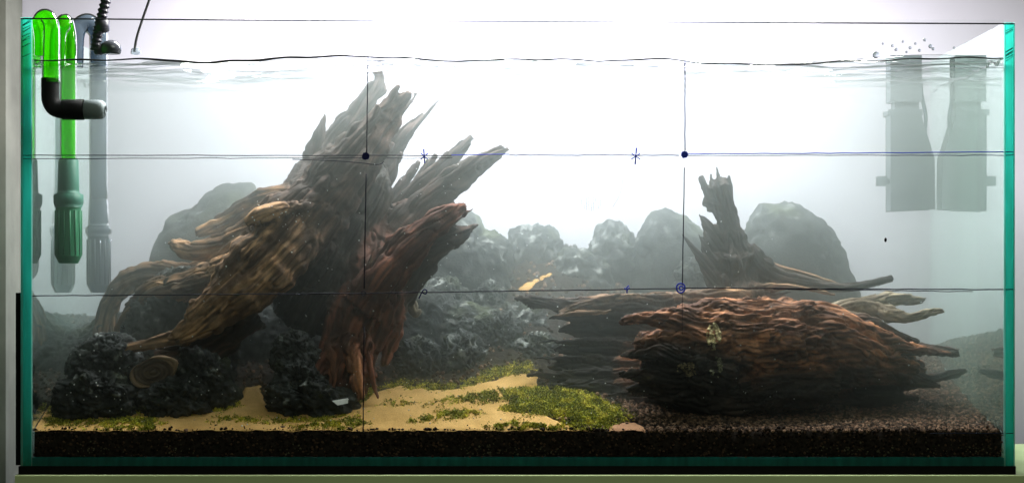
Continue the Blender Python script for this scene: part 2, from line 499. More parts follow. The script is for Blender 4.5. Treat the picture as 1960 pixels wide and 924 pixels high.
def wave_z(X, Y):
    pxl = CX + X * S
    amp = 1.45 + 0.55 * np.exp(-((pxl - 480) / 260) ** 2) + 0.35 * np.exp(-((pxl - 1800) / 160) ** 2)
    P = np.stack([X * 7, Y * 52, np.zeros_like(X)], 1)
    P2 = np.stack([X * 20, Y * 105, np.ones_like(X) * 3], 1)
    P3 = np.stack([X * 5, np.zeros_like(X), np.zeros_like(X)], 1)
    return WZ + amp * (0.0044 * noise(P, 1) + 0.0021 * noise(P2, 2)) + 0.0022 * noise(P3, 5)


Z = wave_z(GX.ravel(), GY.ravel())
V = np.stack([GX.ravel(), GY.ravel(), Z], 1)
I = np.arange(nx * ny).reshape(ny, nx)
F = np.stack([I[:-1, :-1].ravel(), I[:-1, 1:].ravel(), I[1:, 1:].ravel(), I[1:, :-1].ravel()], 1)
mesh_from('water_surface', V, F, M['surface'], base=False)['kind'] = 'structure'
# meniscus: the water climbs the front glass, its dark refraction put into the colour
mx_ = np.linspace(XLi + 0.0003, XRi - 0.0003, 400)
mz = wave_z(mx_, np.full_like(mx_, T + 0.001))
mr = 0.00095 * (1 + 0.45 * noise(np.stack([mx_ * 25, mx_ * 0, mx_ * 0], 1), 9) + 0.7 * np.exp(-((CX + mx_ * S - 470) / 160) ** 2))
V, F = tube(np.stack([mx_, np.full_like(mx_, T + 0.0016), mz], 1), mr, 8, R2=np.full(400, 0.0012))
o = mesh_from('water_edge', V, F, M['meniscus'], base=False); o['kind'] = 'structure'
for x in (XLi + 0.0012, XRi - 0.0012):
    yy = np.linspace(T + .002, DEP - T, 60)
    zz = wave_z(np.full(60, x), yy)
    V, F = tube(np.stack([np.full(60, x), yy, zz], 1), 0.0011, 6, axis=(0, 0, 1))
    mesh_from('water_edge', V, F, M['silicone'], base=False)['kind'] = 'structure'

# ------------------------------------------------------------------ ground
Z0 = W(0, 827, T + 0.001)[2]


def ground(X, Y):
    X = np.asarray(X, float); Y = np.asarray(Y, float)
    px = CX + X * S * D / (D + Y)
    a = np.interp(px, [0, 300, 450, 700, 850, 1000, 1100, 1220, 1320, 1500, 1960], [.33, .36, .43, .48, .55, .59, .58, .42, .23, .14, .14])
    b = np.interp(px, [0, 1500, 1620, 1760, 1840, 1960], [0.0, 0.10, .24, .16, .05, .02])
    h = Z0 + a * (np.minimum(Y, .372) - T) + b * np.maximum(0, Y - 0.13)
    P = np.stack([X * 14, Y * 14, 0 * X], 1)
    return h + 0.0035 * fbm(P, 3, 4) * sstep(0.0, 0.05, Y - T)


def proj(V):
    k = D / (D + V[:, 1]) * S
    return np.stack([CX + V[:, 0] * k, CY - V[:, 2] * k], 1)


def poly_sd(P, poly):
    """signed distance in pixels, positive inside"""
    poly = np.asarray(poly, float); n = len(poly)
    d = np.full(len(P), 1e9); ins = np.zeros(len(P), bool)
    for i in range(n):
        a, b = poly[i], poly[(i + 1) % n]
        ab = b - a; t = np.clip(((P - a) @ ab) / (ab @ ab + 1e-9), 0, 1)
        q = a + t[:, None] * ab
        d = np.minimum(d, np.hypot(*(P - q).T))
        c = ((a[1] > P[:, 1]) != (b[1] > P[:, 1])) & (P[:, 0] < (b[0] - a[0]) * (P[:, 1] - a[1]) / (b[1] - a[1] + 1e-12) + a[0])
        ins ^= c
    return np.where(ins, d, -d)


SAND = [[(50, 830), (50, 792), (110, 782), (160, 787), (230, 788), (300, 790), (400, 787), (452, 776), (470, 742), (497, 738), (505, 762), (514, 782), (560, 786), (620, 783), (690, 773),
         (715, 750), (760, 738), (830, 746), (880, 742), (930, 730), (980, 716), (1030, 714), (1024, 742), (960, 754), (985, 770), (960, 785), (1040, 790), (1070, 806), (1110, 822), (1160, 830)],
        [(1165, 830), (1168, 816), (1190, 808), (1215, 808), (1238, 818), (1232, 830)],
        [(988, 556), (1003, 543), (1030, 531), (1048, 521), (1072, 511), (1076, 516), (1058, 527), (1034, 541), (1014, 556)]]
MOSS = [([(62, 796), (62, 780), (150, 778), (230, 782), (330, 788), (430, 780), (455, 768), (462, 778), (420, 792), (330, 797), (240, 794), (200, 800), (120, 790)], 1.0),
        ([(80, 806), (130, 798), (170, 800), (200, 812), (160, 820), (90, 818)], 1.0),
        ([(185, 822), (200, 808), (240, 798), (290, 802), (320, 815), (290, 824)], 1.0),
        ([(395, 810), (430, 800), (520, 806), (590, 803), (650, 797), (700, 795), (660, 806), (560, 815), (470, 812)], 0.9),
        ([(560, 822), (620, 806), (690, 806), (710, 816), (660, 824)], .7),
        ([(720, 780), (745, 770), (780, 768), (800, 772), (760, 782)], .7),
        ([(510, 786), (620, 782), (700, 770), (720, 745), (700, 735), (660, 745), (520, 775)], .8),
        ([(720, 748), (760, 732), (830, 738), (880, 736), (925, 722), (940, 728), (890, 746), (830, 750), (770, 745)], .8),
        ([(915, 732), (925, 712), (960, 702), (1010, 698), (1030, 706), (1010, 716), (960, 722)], 1.0),
        ([(810, 780), (850, 765), (920, 752), (960, 748), (1000, 745), (1060, 742), (1120, 750), (1180, 780), (1215, 800), (1180, 812), (1160, 822), (1060, 822), (1100, 806), (1050, 800), (980, 795),
          (955, 786), (975, 770), (930, 776), (860, 776)], 1.15),
        ([(790, 805), (830, 795), (850, 786), (900, 786), (930, 795), (880, 803), (820, 812), (780, 812)], .9),
        ([(930, 820), (980, 808), (1020, 810), (1060, 822), (1000, 826)], .9)]

gxn, gyn = 760, 230
gx = np.linspace(XLi + 0.0008, XRi - 0.0008, gxn); gy = T + 0.0008 + (DEP - 2 * T - 0.002) * np.linspace(0, 1, gyn) ** 1.35
GX, GY = np.meshgrid(gx, gy); X, Y = GX.ravel(), GY.ravel()
H = ground(X, Y)
Hs = H + 0.0016 * noise(np.stack([X * 160, Y * 160, 0 * X], 1), 7)
V = np.stack([X, Y, Hs], 1)
I = np.arange(gxn * gyn).reshape(gyn, gxn)
F = np.stack([I[:-1, :-1].ravel(), I[:-1, 1:].ravel(), I[1:, 1:].ravel(), I[1:, :-1].ravel()], 1)
# front face down to the bottom glass
front = V[:gxn].copy(); front[:, 2] = ZG + 0.0006
V = np.vstack([V, front])
J = np.arange(gxn) + gxn * gyn
F = np.vstack([F, np.stack([J[:-1], J[1:], I[0, 1:], I[0, :-1]], 1)])
mesh_from('soil', V, F, M['soil'], base=False)['kind'] = 'structure'

PP = proj(np.stack([X, Y, H], 1))
wobble = 9 * fbm(np.stack([X * 60, Y * 60, 0 * X], 1), 3, 21)
sd = np.max([poly_sd(PP, np.array(p)) for p in SAND], axis=0) + wobble * np.where(PP[:, 1] < 600, 1.1, .7) - 10 * sstep(.05, .5, fbm(np.stack([X * 130, Y * 90, 0 * X], 1), 2, 25)) * (PP[:, 1] < 600)
hz = H - 0.0035 + 0.0065 * sstep(-8, 8, sd) + 0.0009 * fbm(np.stack([X * 70, Y * 70, 0 * X], 1), 3, 31)
keep = sd > -9
Vs = np.stack([X, Y, hz], 1)
Fq = np.stack([I[:-1, :-1].ravel(), I[:-1, 1:].ravel(), I[1:, 1:].ravel(), I[1:, :-1].ravel()], 1)
Fq = Fq[keep[Fq].all(1)]
used = np.unique(Fq); rm = -np.ones(len(Vs), int); rm[used] = np.arange(len(used))
c1, c2 = np.array([0.76, 0.47, 0.18]), np.array([0.62, 0.37, 0.13])
tn = sstep(-.4, .4, fbm(np.stack([X * 30, Y * 30, 0 * X], 1), 4, 33))[:, None]
cs = c1 * tn + c2 * (1 - tn)
pinkm = sstep(1150, 1180, PP[:, 0])[:, None]
cs = cs * (1 - pinkm) + np.array([.50, .27, .16]) * pinkm
mesh_from('sand', Vs[used], rm[Fq], M['sand'], base=False, attrs={'col': cs[used]})['kind'] = 'structure'
SANDLIFT = 0.003

ICO_V = None


def ico(sub=0):
    import bmesh
    bm = bmesh.new(); bmesh.ops.create_icosphere(bm, subdivisions=max(1, sub), radius=1)
    V = np.array([v.co[:] for v in bm.verts]); F = np.array([[v.index for v in f.verts] for f in bm.faces]); bm.free()
    return V, F


def scatter(base, C, R, colors, name, m, squash=1.0, kind='stuff', jitter=0.25):
    bV, bF = base; n = len(C)
    q = rng.normal(size=(n, 4)); q /= np.linalg.norm(q, axis=1)[:, None]
    w_, x_, y_, z_ = q.T
    Rm = np.stack([1 - 2 * (y_ ** 2 + z_ ** 2), 2 * (x_ * y_ - z_ * w_), 2 * (x_ * z_ + y_ * w_), 2 * (x_ * y_ + z_ * w_), 1 - 2 * (x_ ** 2 + z_ ** 2), 2 * (y_ * z_ - x_ * w_),
                   2 * (x_ * z_ - y_ * w_), 2 * (y_ * z_ + x_ * w_), 1 - 2 * (x_ ** 2 + y_ ** 2)], 1).reshape(n, 3, 3)
    B = bV[None] * (1 + jitter * rng.uniform(-1, 1, (n, len(bV), 1))) * np.array([1, 1, squash])
    Vv = np.einsum('nij,nkj->nki', Rm, B) * np.asarray(R)[:, None, None] + C[:, None, :]
    Ff = bF[None] + (np.arange(n) * len(bV))[:, None, None]
    cc = np.repeat(colors, len(bV), axis=0)
    return tag(mesh_from(name, Vv.reshape(-1, 3), Ff.reshape(-1, bF.shape[1]), m, base=False, smooth=False, attrs={'col': cc}), kind=kind)


# soil granules on the bare soil and pressed against the front glass
n = 26000
Xg = rng.uniform(XLi + .002, XRi - .002, n * 3); Yg = T + 0.002 + (DEP - 2 * T - .005) * rng.uniform(0, 1, n * 3) ** 1.1
Hg = ground(Xg, Yg); Pg = proj(np.stack([Xg, Yg, Hg], 1))
sdg = np.max([poly_sd(Pg, np.array(p)) for p in SAND], axis=0)
ok = ((Pg[:, 0] > 1180) | (Pg[:, 1] > 818) | (rng.uniform(size=len(Pg)) < .12)) & ((sdg < -2) | (rng.uniform(size=len(Pg)) < .012))
Xg, Yg, Hg = Xg[ok][:n], Yg[ok][:n], Hg[ok][:n]
Rg = rng.uniform(0.0017, 0.0034, len(Xg))
C = np.stack([Xg, Yg, Hg + Rg * .4], 1)
# along the glass
m_ = 3600
Xf = rng.uniform(XLi + .001, XRi - .001, m_); Rf = rng.uniform(.0010, .0024, m_)
Rf *= np.where(noise(np.stack([Xf * 40, Xf * 0, Xf * 0], 1), 77) > 0, 1.15, .45)
Cf = np.stack([Xf, np.full(m_, T + .0012) + Rf, Z0 + rng.normal(-.0012, .0028, m_)], 1)
m2_ = 2200
Xh = rng.uniform(XLi + .001, XRi - .001, m2_); Rh = rng.uniform(.0010, .0022, m2_)
Ch = np.stack([Xh, np.full(m2_, T + .0006) + Rh * .3, ZG + .001 + (Z0 - ZG) * rng.uniform(0, 1, m2_)], 1)
C = np.vstack([C, Cf, Ch]); Rr = np.concatenate([Rg, Rf, Rh])
t = rng.uniform(size=(len(C), 1)) ** 2.4
colr = np.array([.016, .010, .008]) * (1 - t) + np.array([.33, .20, .135]) * t
colr[-(m_ + m2_):] *= .35
scatter(ico(1), C, Rr, colr, 'soil_granules', M['granule'])
# pale fragments low against the glass
m3 = 260
cl = rng.choice([160, 200, 330, 560, 905, 950, 990, 1040, 1400, 1580, 1640, 1700, 1790, 1860, 1890], m3) + rng.normal(0, 18, m3)
Cp = np.array([W(a_, b_, T + .0006) for a_, b_ in zip(cl, rng.normal(862, 7, m3))])
colp = np.array([.10, .09, .06]) * rng.uniform(.4, 1.6, (m3, 1))
scatter(ico(1), Cp, rng.uniform(.0006, .0016, m3), colp, 'gravel_fragments', M['granule'])

# moss: little leaves
leafV = np.array([(-.25, 0, 0), (.25, 0, 0), (.18, .55, .22), (-.18, .55, .22), (0, 1.0, .10)]); leafF = np.array([[0, 1, 2], [0, 2, 3], [3, 2, 4]])
allC, allR, allK = [], [], []
Xm = rng.uniform(XLi + .003, W(1225, 0, 0)[0], 520000); Ym = T + .002 + 0.18 * rng.uniform(0, 1, 520000) ** 1.4
Hm = ground(Xm, Ym); Pm = proj(np.stack([Xm, Ym, Hm], 1))
pat = fbm(np.stack([Xm * 110, Ym * 110, 0 * Xm], 1), 3, 55)
for poly, dens in MOSS:
    s = poly_sd(Pm, np.array(poly)) + 7 * pat
    ok = (s > -9) & (rng.uniform(size=len(s)) < sstep(-9, 7, s) ** 2 * dens * .66) & (pat > -.16 - .2 * sstep(4, 14, s))
    idx = np.where(ok)[0]
    th_ = 0.0007 + 0.0022 * sstep(0, 10, s[idx]) * (0.6 + pat[idx])
    hh = Hm[idx] + 0.0020 + np.abs(th_) * rng.uniform(0, 1.3, len(idx))
    allC.append(np.stack([Xm[idx], Ym[idx], hh], 1))
C = np.vstack(allC)
t = rng.uniform(size=(len(C), 1)) ** 1.3; t2 = sstep(-.5, .5, fbm(C * 60, 2, 61))[:, None]
colm = (np.array([.09, .13, .012]) * (1 - t) + np.array([.78, .74, .07]) * t) * (.6 + .6 * t2) + np.array([.22, .13, .04]) * (t2 > .7) * .7
print('moss leaves', len(C))
scatter((leafV, leafF), C, rng.uniform(.0016, .0036, len(C)), colm, 'moss', M['moss'], jitter=.15)


# ------------------------------------------------------------------ rocks
def rock(name, outline, Y, depth, label, seed, cat='rock', col=(0.038, 0.041, 0.042), rough=1.0, sub=5, pits=1.0, top=None, group=None):
    oc = np.array(outline, float); c = oc.mean(0)
    ctr = W(c[0], c[1], Y); k = (D + Y) / D / S
    d = (oc - c) * [k, -k]
    ang = np.arctan2(d[:, 1], d[:, 0]); r = np.hypot(*d.T)
    o_ = np.argsort(ang); ang, r = ang[o_], r[o_]
    ang = np.concatenate([ang[-2:] - 2 * math.pi, ang, ang[:2] + 2 * math.pi]); r = np.concatenate([r[-2:], r, r[:2]])
    V, F = ico(sub + 1)
    A = np.arctan2(V[:, 2], V[:, 0]); Rr = np.interp(A, ang, r)
    pl = np.hypot(V[:, 0], V[:, 2])
    s = pl ** .85
    P = np.stack([np.cos(A) * Rr * s, np.sign(V[:, 1]) * np.abs(V[:, 1]) ** .9 * depth, np.sin(A) * Rr * s], 1)
    size = float(r.mean())
    N = V.copy(); N[:, 1] *= 1.2; N /= np.linalg.norm(N, axis=1)[:, None]
    q = P + ctr
    big = fbm(q * (1.6 / size * .8), 3, seed)
    mid = fbm(q * 70, 4, seed + 5, .6)
    cell = np.abs(noise(q * 120, seed + 9)) + .5 * np.abs(noise(q * 230, seed + 10))
    rid = 1 - 2.4 * np.abs(fbm(q * 46, 3, seed + 50))
    disp = size * .22 * big + rough * (.0062 * mid + .0048 * rid) - rough * pits * .0055 * sstep(.28, .06, cell)
    P = q + N * disp[:, None]
    low = W(0, 880, 0)[2]
    P[:, 2] = np.maximum(P[:, 2], low)
    P[:, 1] = np.clip(P[:, 1], T + 0.004, DEP - T - .002)
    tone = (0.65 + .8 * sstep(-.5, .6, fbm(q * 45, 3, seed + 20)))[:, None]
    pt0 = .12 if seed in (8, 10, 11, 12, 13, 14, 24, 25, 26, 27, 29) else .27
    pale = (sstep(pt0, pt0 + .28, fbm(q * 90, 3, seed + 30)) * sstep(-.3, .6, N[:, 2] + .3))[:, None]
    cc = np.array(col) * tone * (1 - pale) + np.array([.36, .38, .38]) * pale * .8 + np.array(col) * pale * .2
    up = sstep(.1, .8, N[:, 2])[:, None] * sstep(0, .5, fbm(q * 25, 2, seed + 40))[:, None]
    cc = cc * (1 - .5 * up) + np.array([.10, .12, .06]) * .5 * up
    return tag(mesh_from(name, P, F, M['rock'], attrs={'col': cc}), label, cat, group)


G = 'dark lava rocks stacked round the driftwood'
ROCKS = [
    ([(262, 700), (255, 660), (230, 643), (200, 645), (165, 655), (143, 680), (140, 730), (200, 770), (255, 760)], .085, .035, 'rounded dark lava rock near the left glass, left of the cut root stump', 1),
    ([(102, 775), (108, 745), (140, 722), (190, 715), (235, 728), (255, 752), (255, 790), (200, 800), (115, 800)], .055, .022, 'low broad lava rock at the front left, sitting on the moss edge', 2),
    ([(345, 665), (380, 655), (420, 690), (450, 740), (450, 785), (370, 800), (330, 780), (335, 720)], .085, .030, 'upright dark rock just right of the cut root stump', 3),
    ([(262, 775), (290, 742), (340, 732), (390, 742), (400, 785), (350, 800), (280, 800)], .06, .02, 'small flat grey rock under the cut root stump', 4),
    ([(535, 650), (560, 638), (585, 642), (600, 665), (604, 700), (570, 712), (532, 700)], .075, .018, 'small pitted rock on top of its pile, left of the reddish driftwood foot', 5),
    ([(528, 715), (545, 690), (590, 692), (612, 720), (610, 745), (560, 760), (527, 745)], .065, .020, 'pale pitted rock in the middle of the pile left of the reddish driftwood foot', 6),
    ([(512, 770), (520, 740), (570, 735), (640, 740), (680, 760), (680, 790), (590, 800), (520, 795)], .06, .025, 'wide low rock at the bottom of the pile by the reddish driftwood foot', 7),
    ([(835, 700), (845, 665), (870, 643), (900, 640), (918, 665), (920, 705), (915, 750), (830, 750)], .15, .02, 'pointed grey stone standing in front of the rock slope right of the driftwood', 8),
    ([(740, 600), (790, 570), (860, 575), (920, 590), (960, 620), (960, 700), (930, 730), (820, 740), (740, 745), (700, 700)], .20, .05, 'large dark boulder behind the foot of the tall driftwood', 9),
    ([(900, 595), (960, 590), (1030, 598), (1075, 625), (1080, 680), (1060, 720), (960, 720), (900, 680)], .215, .045, 'wide grey boulder behind the left tips of the broken log', 10),
    ([(790, 520), (810, 480), (850, 440), (880, 408), (905, 420), (925, 445), (955, 455), (970, 490), (975, 540), (960, 620), (830, 620)], .25, .045, 'tall hazy rock right behind the lower driftwood prongs', 11),
    ([(975, 470), (985, 445), (1010, 440), (1030, 434), (1055, 438), (1070, 460), (1066, 490), (1030, 560), (985, 560)], .29, .028, 'small hazy rock left of the distant sand path', 12),
    ([(1048, 560), (1062, 520), (1078, 492), (1110, 484), (1140, 495), (1170, 540), (1160, 620), (1070, 620)], .275, .030, 'low hazy rock just right of the distant sand path', 13),
    ([(1128, 480), (1140, 450), (1165, 432), (1195, 436), (1212, 455), (1224, 500), (1225, 600), (1140, 610)], .292, .026, 'hazy rock with a rounded head between the sand path and the taller rocks', 14),
    ([(1222, 450), (1240, 425), (1268, 408), (1300, 415), (1330, 435), (1350, 470), (1360, 620), (1235, 620), (1220, 530)], .285, .035, 'tall hazy rock directly left of the upright stump', 15),
    ([(1428, 440), (1450, 405), (1475, 386), (1510, 390), (1550, 410), (1585, 430), (1605, 470), (1630, 520), (1640, 640), (1540, 660), (1430, 640)], .285, .035, 'largest hazy peaked rock, right of the upright stump', 16),
    ([(302, 470), (325, 435), (370, 405), (400, 372), (440, 358), (480, 366), (500, 400), (520, 480), (480, 620), (330, 640), (300, 540)], .285, .035, 'large hazy rounded rock behind the left driftwood roots', 17),
    ([(235, 650), (245, 595), (285, 550), (330, 525), (390, 518), (430, 545), (450, 620), (440, 720), (330, 740), (240, 730)], .155, .035, 'dark rock under the arched driftwood root', 18),
    ([(70, 760), (65, 700), (110, 660), (170, 620), (230, 600), (260, 660), (250, 780), (120, 800)], .21, .05, 'shadowy rock in the far left corner', 19),
    ([(420, 660), (470, 600), (540, 560), (620, 580), (660, 650), (650, 760), (520, 780), (430, 760)], .20, .05, 'dark rock added to fill the shaded hollow between the two driftwood trunks', 20),  # added to darken the hollow, where only shadow shows
    ([(1290, 600), (1292, 540), (1320, 500), (1350, 490), (1380, 510), (1390, 600)], .24, .02, 'small hazy rock tucked behind the left spikes of the stump', 21),
    ([(985, 605), (1000, 585), (1030, 578), (1062, 590), (1075, 610), (1060, 645), (1010, 650), (985, 635)], .225, .022, 'pitted stone at the foot of the distant sand path', 24),
    ([(800, 580), (815, 548), (850, 535), (885, 548), (900, 580), (885, 620), (830, 625)], .215, .022, 'lumpy stone in the rock slope just right of the driftwood elbow', 25),
    ([(905, 640), (918, 610), (950, 600), (985, 615), (995, 650), (980, 690), (925, 690)], .175, .020, 'crusty stone in the rock slope above the far moss strip', 26),
    ([(985, 680), (998, 650), (1030, 640), (1062, 655), (1070, 690), (1040, 712), (1000, 708)], .165, .018, 'stone at the lower end of the rock slope, beside the broken log tips', 27),
    ([(760, 700), (775, 660), (805, 648), (832, 665), (840, 710), (820, 745), (770, 745)], .145, .020, 'dim stone between the reddish driftwood foot and the pointed grey stone', 28),
    ([(905, 570), (915, 545), (938, 538), (960, 552), (965, 585), (940, 605), (910, 600)], .225, .018, 'small crusty stone in the middle of the rock slope', 29),
    ([(1050, 700), (1080, 600), (1180, 590), (1300, 600), (1360, 700), (1340, 770), (1100, 770)], .265, .03, 'dark rock hidden in the shade behind the broken log', 22),
]
for poly, Y, dp, lab, sd_ in ROCKS:
    far = Y > .24
    Y = Y + max(0, Y - .15) * .55
    sm = sd_ in (16, 17, 15)
    rock('lava_rock', poly, Y, dp, lab, sd_, rough=(.8 if sm else 1.25), sub=5 if not far else 4, pits=.3 if sm else 1, group=G)


# ------------------------------------------------------------------ driftwood
def wood(name, label, branches, seed, voxel=.0016, pal=None, amp=.0032, groove=150.0, cat='driftwood', lump=.006, wav=0.0):
    """branches: list of (points [(px,py,Y,r)], depth factor, tint index, shards)."""
    pal = pal or [((.075, .040, .024), (.26, .155, .095))]
    lr = random.Random(seed)
    parts, paths = [], []
    for br in branches:
        pts, df, tint = br[0], br[1], br[2]
        sh = br[3] if len(br) > 3 else 0
        P = np.array([list(W(*p[:3])) + [rad(p[3], p[2])] for p in pts])
        Q = catmull(P, max(14, 9 * len(pts)))
        Q[:, 3] = np.maximum(Q[:, 3], .0009)
        n1 = noise(np.stack([np.arange(len(Q)) * .35, np.full(len(Q), seed * 3.1 + len(paths)), np.zeros(len(Q))], 1), seed)
        R = Q[:, 3] * (1 + .16 * n1)
        dep = np.minimum(R * df, R * df)
        V, F = tube(Q[:, :3], R, 20, R2=dep)
        # angular lumps of the cross section
        k = len(Q); th = np.tile(np.arange(20), k); si = np.repeat(np.arange(k), 20)
        cc = np.repeat(Q[:, :3], 20, axis=0)
        ln = noise(np.stack([np.cos(th / 20 * 6.283) * 1.6, np.sin(th / 20 * 6.283) * 1.6, si * .12 + len(paths) * 9.], 1), seed + 2)
        V = cc + (V - cc) * (1 + .26 * ln)[:, None]
        parts.append((V, F)); paths.append((Q, tint, df))
        # splinters at the tip
        Tn = Q[-1, :3] - Q[-4, :3]; Tn /= np.linalg.norm(Tn) + 1e-9
        U = np.cross(Tn, (0, 1, 0)); U /= np.linalg.norm(U) + 1e-9
        for s_ in range(sh):
            j = int(len(Q) * lr.uniform(.45, .8)); q = Q[j]; off = lr.uniform(-.75, .75) * q[3]
            st = q[:3] + U * off * .8 + np.array([0, lr.uniform(-.5, .5) * q[3] * df, 0])
            L = np.linalg.norm(Q[-1, :3] - q[:3]) * lr.uniform(.75, 1.25)
            dr = Q[min(j + 4, len(Q) - 1), :3] - q[:3]; dr /= np.linalg.norm(dr) + 1e-9
            en = st + dr * L + U * lr.uniform(-.12, .12) * L
            rs = max(q[3] * lr.uniform(.12, .28), .0016)
            C_ = catmull([st, (st + en) / 2 + U * lr.uniform(-.05, .05) * L, en], 10)
            parts.append(tube(C_, np.linspace(1, .12, 10) ** .7 * rs, 8))
    V, F = join(parts)
    me = bpy.data.meshes.new('tmp'); me.from_pydata([tuple(v) for v in V], [], F); me.update()
    ob = bpy.data.objects.new('tmp', me); COL.objects.link(ob)
    md = ob.modifiers.new('r', 'REMESH'); md.mode = 'VOXEL'; md.voxel_size = voxel; md.adaptivity = 0
    dg = bpy.context.evaluated_depsgraph_get(); dg.update()
    ev = ob.evaluated_get(dg).to_mesh()
    nv = len(ev.vertices)
    V = np.empty(nv * 3, np.float32); ev.vertices.foreach_get('co', V); V = V.reshape(-1, 3).astype(float)
    N = np.empty(nv * 3, np.float32); ev.vertices.foreach_get('normal', N); N = N.reshape(-1, 3).astype(float)
    nf = len(ev.polygons); L = np.empty(nf * 4, np.int32); ev.loops.foreach_get('vertex_index', L); F = L.reshape(-1, 4)
    ob.evaluated_get(dg).to_mesh_clear(); bpy.data.objects.remove(ob)
    E = np.vstack([F[:, [0, 1]], F[:, [1, 2]], F[:, [2, 3]], F[:, [3, 0]]])
    lab = np.arange(nv)
    for _ in range(400):
        m_ = np.minimum(lab[E[:, 0]], lab[E[:, 1]]); old = lab.copy()
        np.minimum.at(lab, lab[E[:, 0]], m_); np.minimum.at(lab, lab[E[:, 1]], m_); np.minimum.at(lab, E[:, 0], m_); np.minimum.at(lab, E[:, 1], m_)
        lab = lab[lab]
        if (old == lab).all(): break
    kp = np.bincount(lab, minlength=nv)[lab] > 350
    rm_ = np.cumsum(kp) - 1; F = rm_[F[kp[F].all(1)]]; V = V[kp]; N = N[kp]; nv = len(V)
    E = np.vstack([F[:, [0, 1]], F[:, [1, 2]], F[:, [2, 3]], F[:, [3, 0]]])

    def lap(A, it):
        for _ in range(it):
            s = np.zeros_like(A); c = np.zeros(len(A))
            for a_, b_ in ((0, 1), (1, 0)):
                np.add.at(c, E[:, a_], 1)
                for k_ in range(A.shape[1]): s[:, k_] += np.bincount(E[:, a_], A[E[:, b_], k_], minlength=len(A))
            A = s / c[:, None]
        return A
    V = lap(V, 2); N = lap(N, 3)
    N /= np.linalg.norm(N, axis=1)[:, None] + 1e-9
    # flow coordinates from the two nearest branches
    best = np.full((2, nv), 1e9); bi = np.zeros((2, nv), int); coords = np.zeros((2, nv, 3))
    for i, (Q, tint, df) in enumerate(paths):
        c = Q[:, :3]; arc = np.concatenate([[0], np.cumsum(np.linalg.norm(np.diff(c, axis=0), axis=1))])
        T_ = np.gradient(c, axis=0); T_ /= np.linalg.norm(T_, axis=1)[:, None] + 1e-9
        U_ = np.cross(T_, (0, 1, 0)); U_ /= np.linalg.norm(U_, axis=1)[:, None] + 1e-9
        W_ = np.cross(U_, T_)
        d = np.full(nv, 1e9); j = np.zeros(nv, int)
        for a_ in range(len(c)):
            dd = ((V - c[a_]) ** 2).sum(1); m_ = dd < d; d[m_] = dd[m_]; j[m_] = a_
        rel = V - c[j]
        ds = arc[-1] / (len(c) - 1)
        fr = np.clip((rel * T_[j]).sum(1) / ds, -1, 1)
        tj = np.clip(j + fr, 0, len(c) - 1.001); j0 = tj.astype(int); q_ = (tj - j0)[:, None]
        cc_ = c[j0] * (1 - q_) + c[j0 + 1] * q_
        Uf = U_[j0] * (1 - q_) + U_[j0 + 1] * q_; Wf = W_[j0] * (1 - q_) + W_[j0 + 1] * q_
        s = arc[j0] + q_[:, 0] * ds + np.where(np.abs(fr) >= 1, (rel * T_[j]).sum(1) - fr * ds, 0)
        rel = V - cc_
        u = (rel * Uf).sum(1); v = (rel * Wf).sum(1)
        dn = np.sqrt(d) - Q[j, 3]
        co = np.stack([s + i * .013, u, v], 1)
        m0 = dn < best[0]; m1 = (~m0) & (dn < best[1])
        best[1][m0] = best[0][m0]; bi[1][m0] = bi[0][m0]; coords[1][m0] = coords[0][m0]
        best[0][m0] = dn[m0]; bi[0][m0] = i; coords[0][m0] = co[m0]
        best[1][m1] = dn[m1]; bi[1][m1] = i; coords[1][m1] = co[m1]
    w1 = np.exp(-np.clip(best[1] - best[0], 0, .05) / .004); w0 = 1 / (1 + w1); w1 = w1 / (1 + w1)

    def flow(lo, hi, sd_, oct=1, ridged=False):
        out = 0
        for q in (0, 1):
            c = coords[q]
            wv = wav * noise(np.stack([c[:, 0] * 26, c[:, 1] * 12, c[:, 2] * 12], 1), sd_ + 50)[:, None] * np.array([0, 1, 1])
            cc = (c + wv) * np.array([lo, hi, hi])
            f, a_, tot = 0, 1.0, 0
            for o_ in range(oct):
                g = noise(cc * 2 ** o_, sd_ + o_)
                if ridged: g = 1 - 2.6 * np.abs(g)
                f = f + a_ * g; tot += a_; a_ *= .5
            out = out + (w0, w1)[q] * f / tot
        return out
    g1 = flow(groove / 24, groove, seed, 2, True)
    g2 = flow(groove / 9, groove * .33, seed + 7, 2)
    g3 = fbm(V * 38, 2, seed + 9)
    thin = np.clip(sum((w0, w1)[q] * np.array([paths[b][0][:, 3].mean() for b in range(len(paths))])[bi[q]] for q in (0, 1)) / .02, .25, 1.0)
    g4 = flow(groove / 30, groove * .55, seed + 14, 1)
    g6 = flow(7, 34, seed + 19, 2)
    crease = np.exp(-(g4 / .085) ** 2)
    g5 = flow(groove / 8, groove * 2.1, seed + 17, 1)
    vary = .25 + 1.3 * sstep(-.35, .45, fbm(V * 26, 2, seed + 60))
    disp = amp * thin * vary * (g1 - .35) + amp * 1.5 * thin * g2 + lump * thin * (.45 * g3 + .75 * g6) - amp * 1.9 * thin * crease + amp * .35 * g5
    V2 = V + N * disp[:, None]
    # colour: streaks that follow the fibre, patches, tint of the branch
    st = sstep(-.5, .6, flow(groove / 20, groove * 1.4, seed + 30, 2))
    st2 = sstep(-.4, .5, flow(groove / 26, groove * .45, seed + 33, 2))
    tin = np.array([paths[b][1] for b in range(len(paths))])
    P0 = np.array([p[0] for p in pal]); P1 = np.array([p[1] for p in pal])
    dk = w0[:, None] * P0[tin[bi[0]]] + w1[:, None] * P0[tin[bi[1]]]
    lt = w0[:, None] * P1[tin[bi[0]]] + w1[:, None] * P1[tin[bi[1]]]
    pt = sstep(.05, .55, fbm(V * np.array([14, 20, 30]), 3, seed + 70))[:, None]
    lt = lt * (1 - .55 * pt); dk = dk * (1 - .4 * pt)
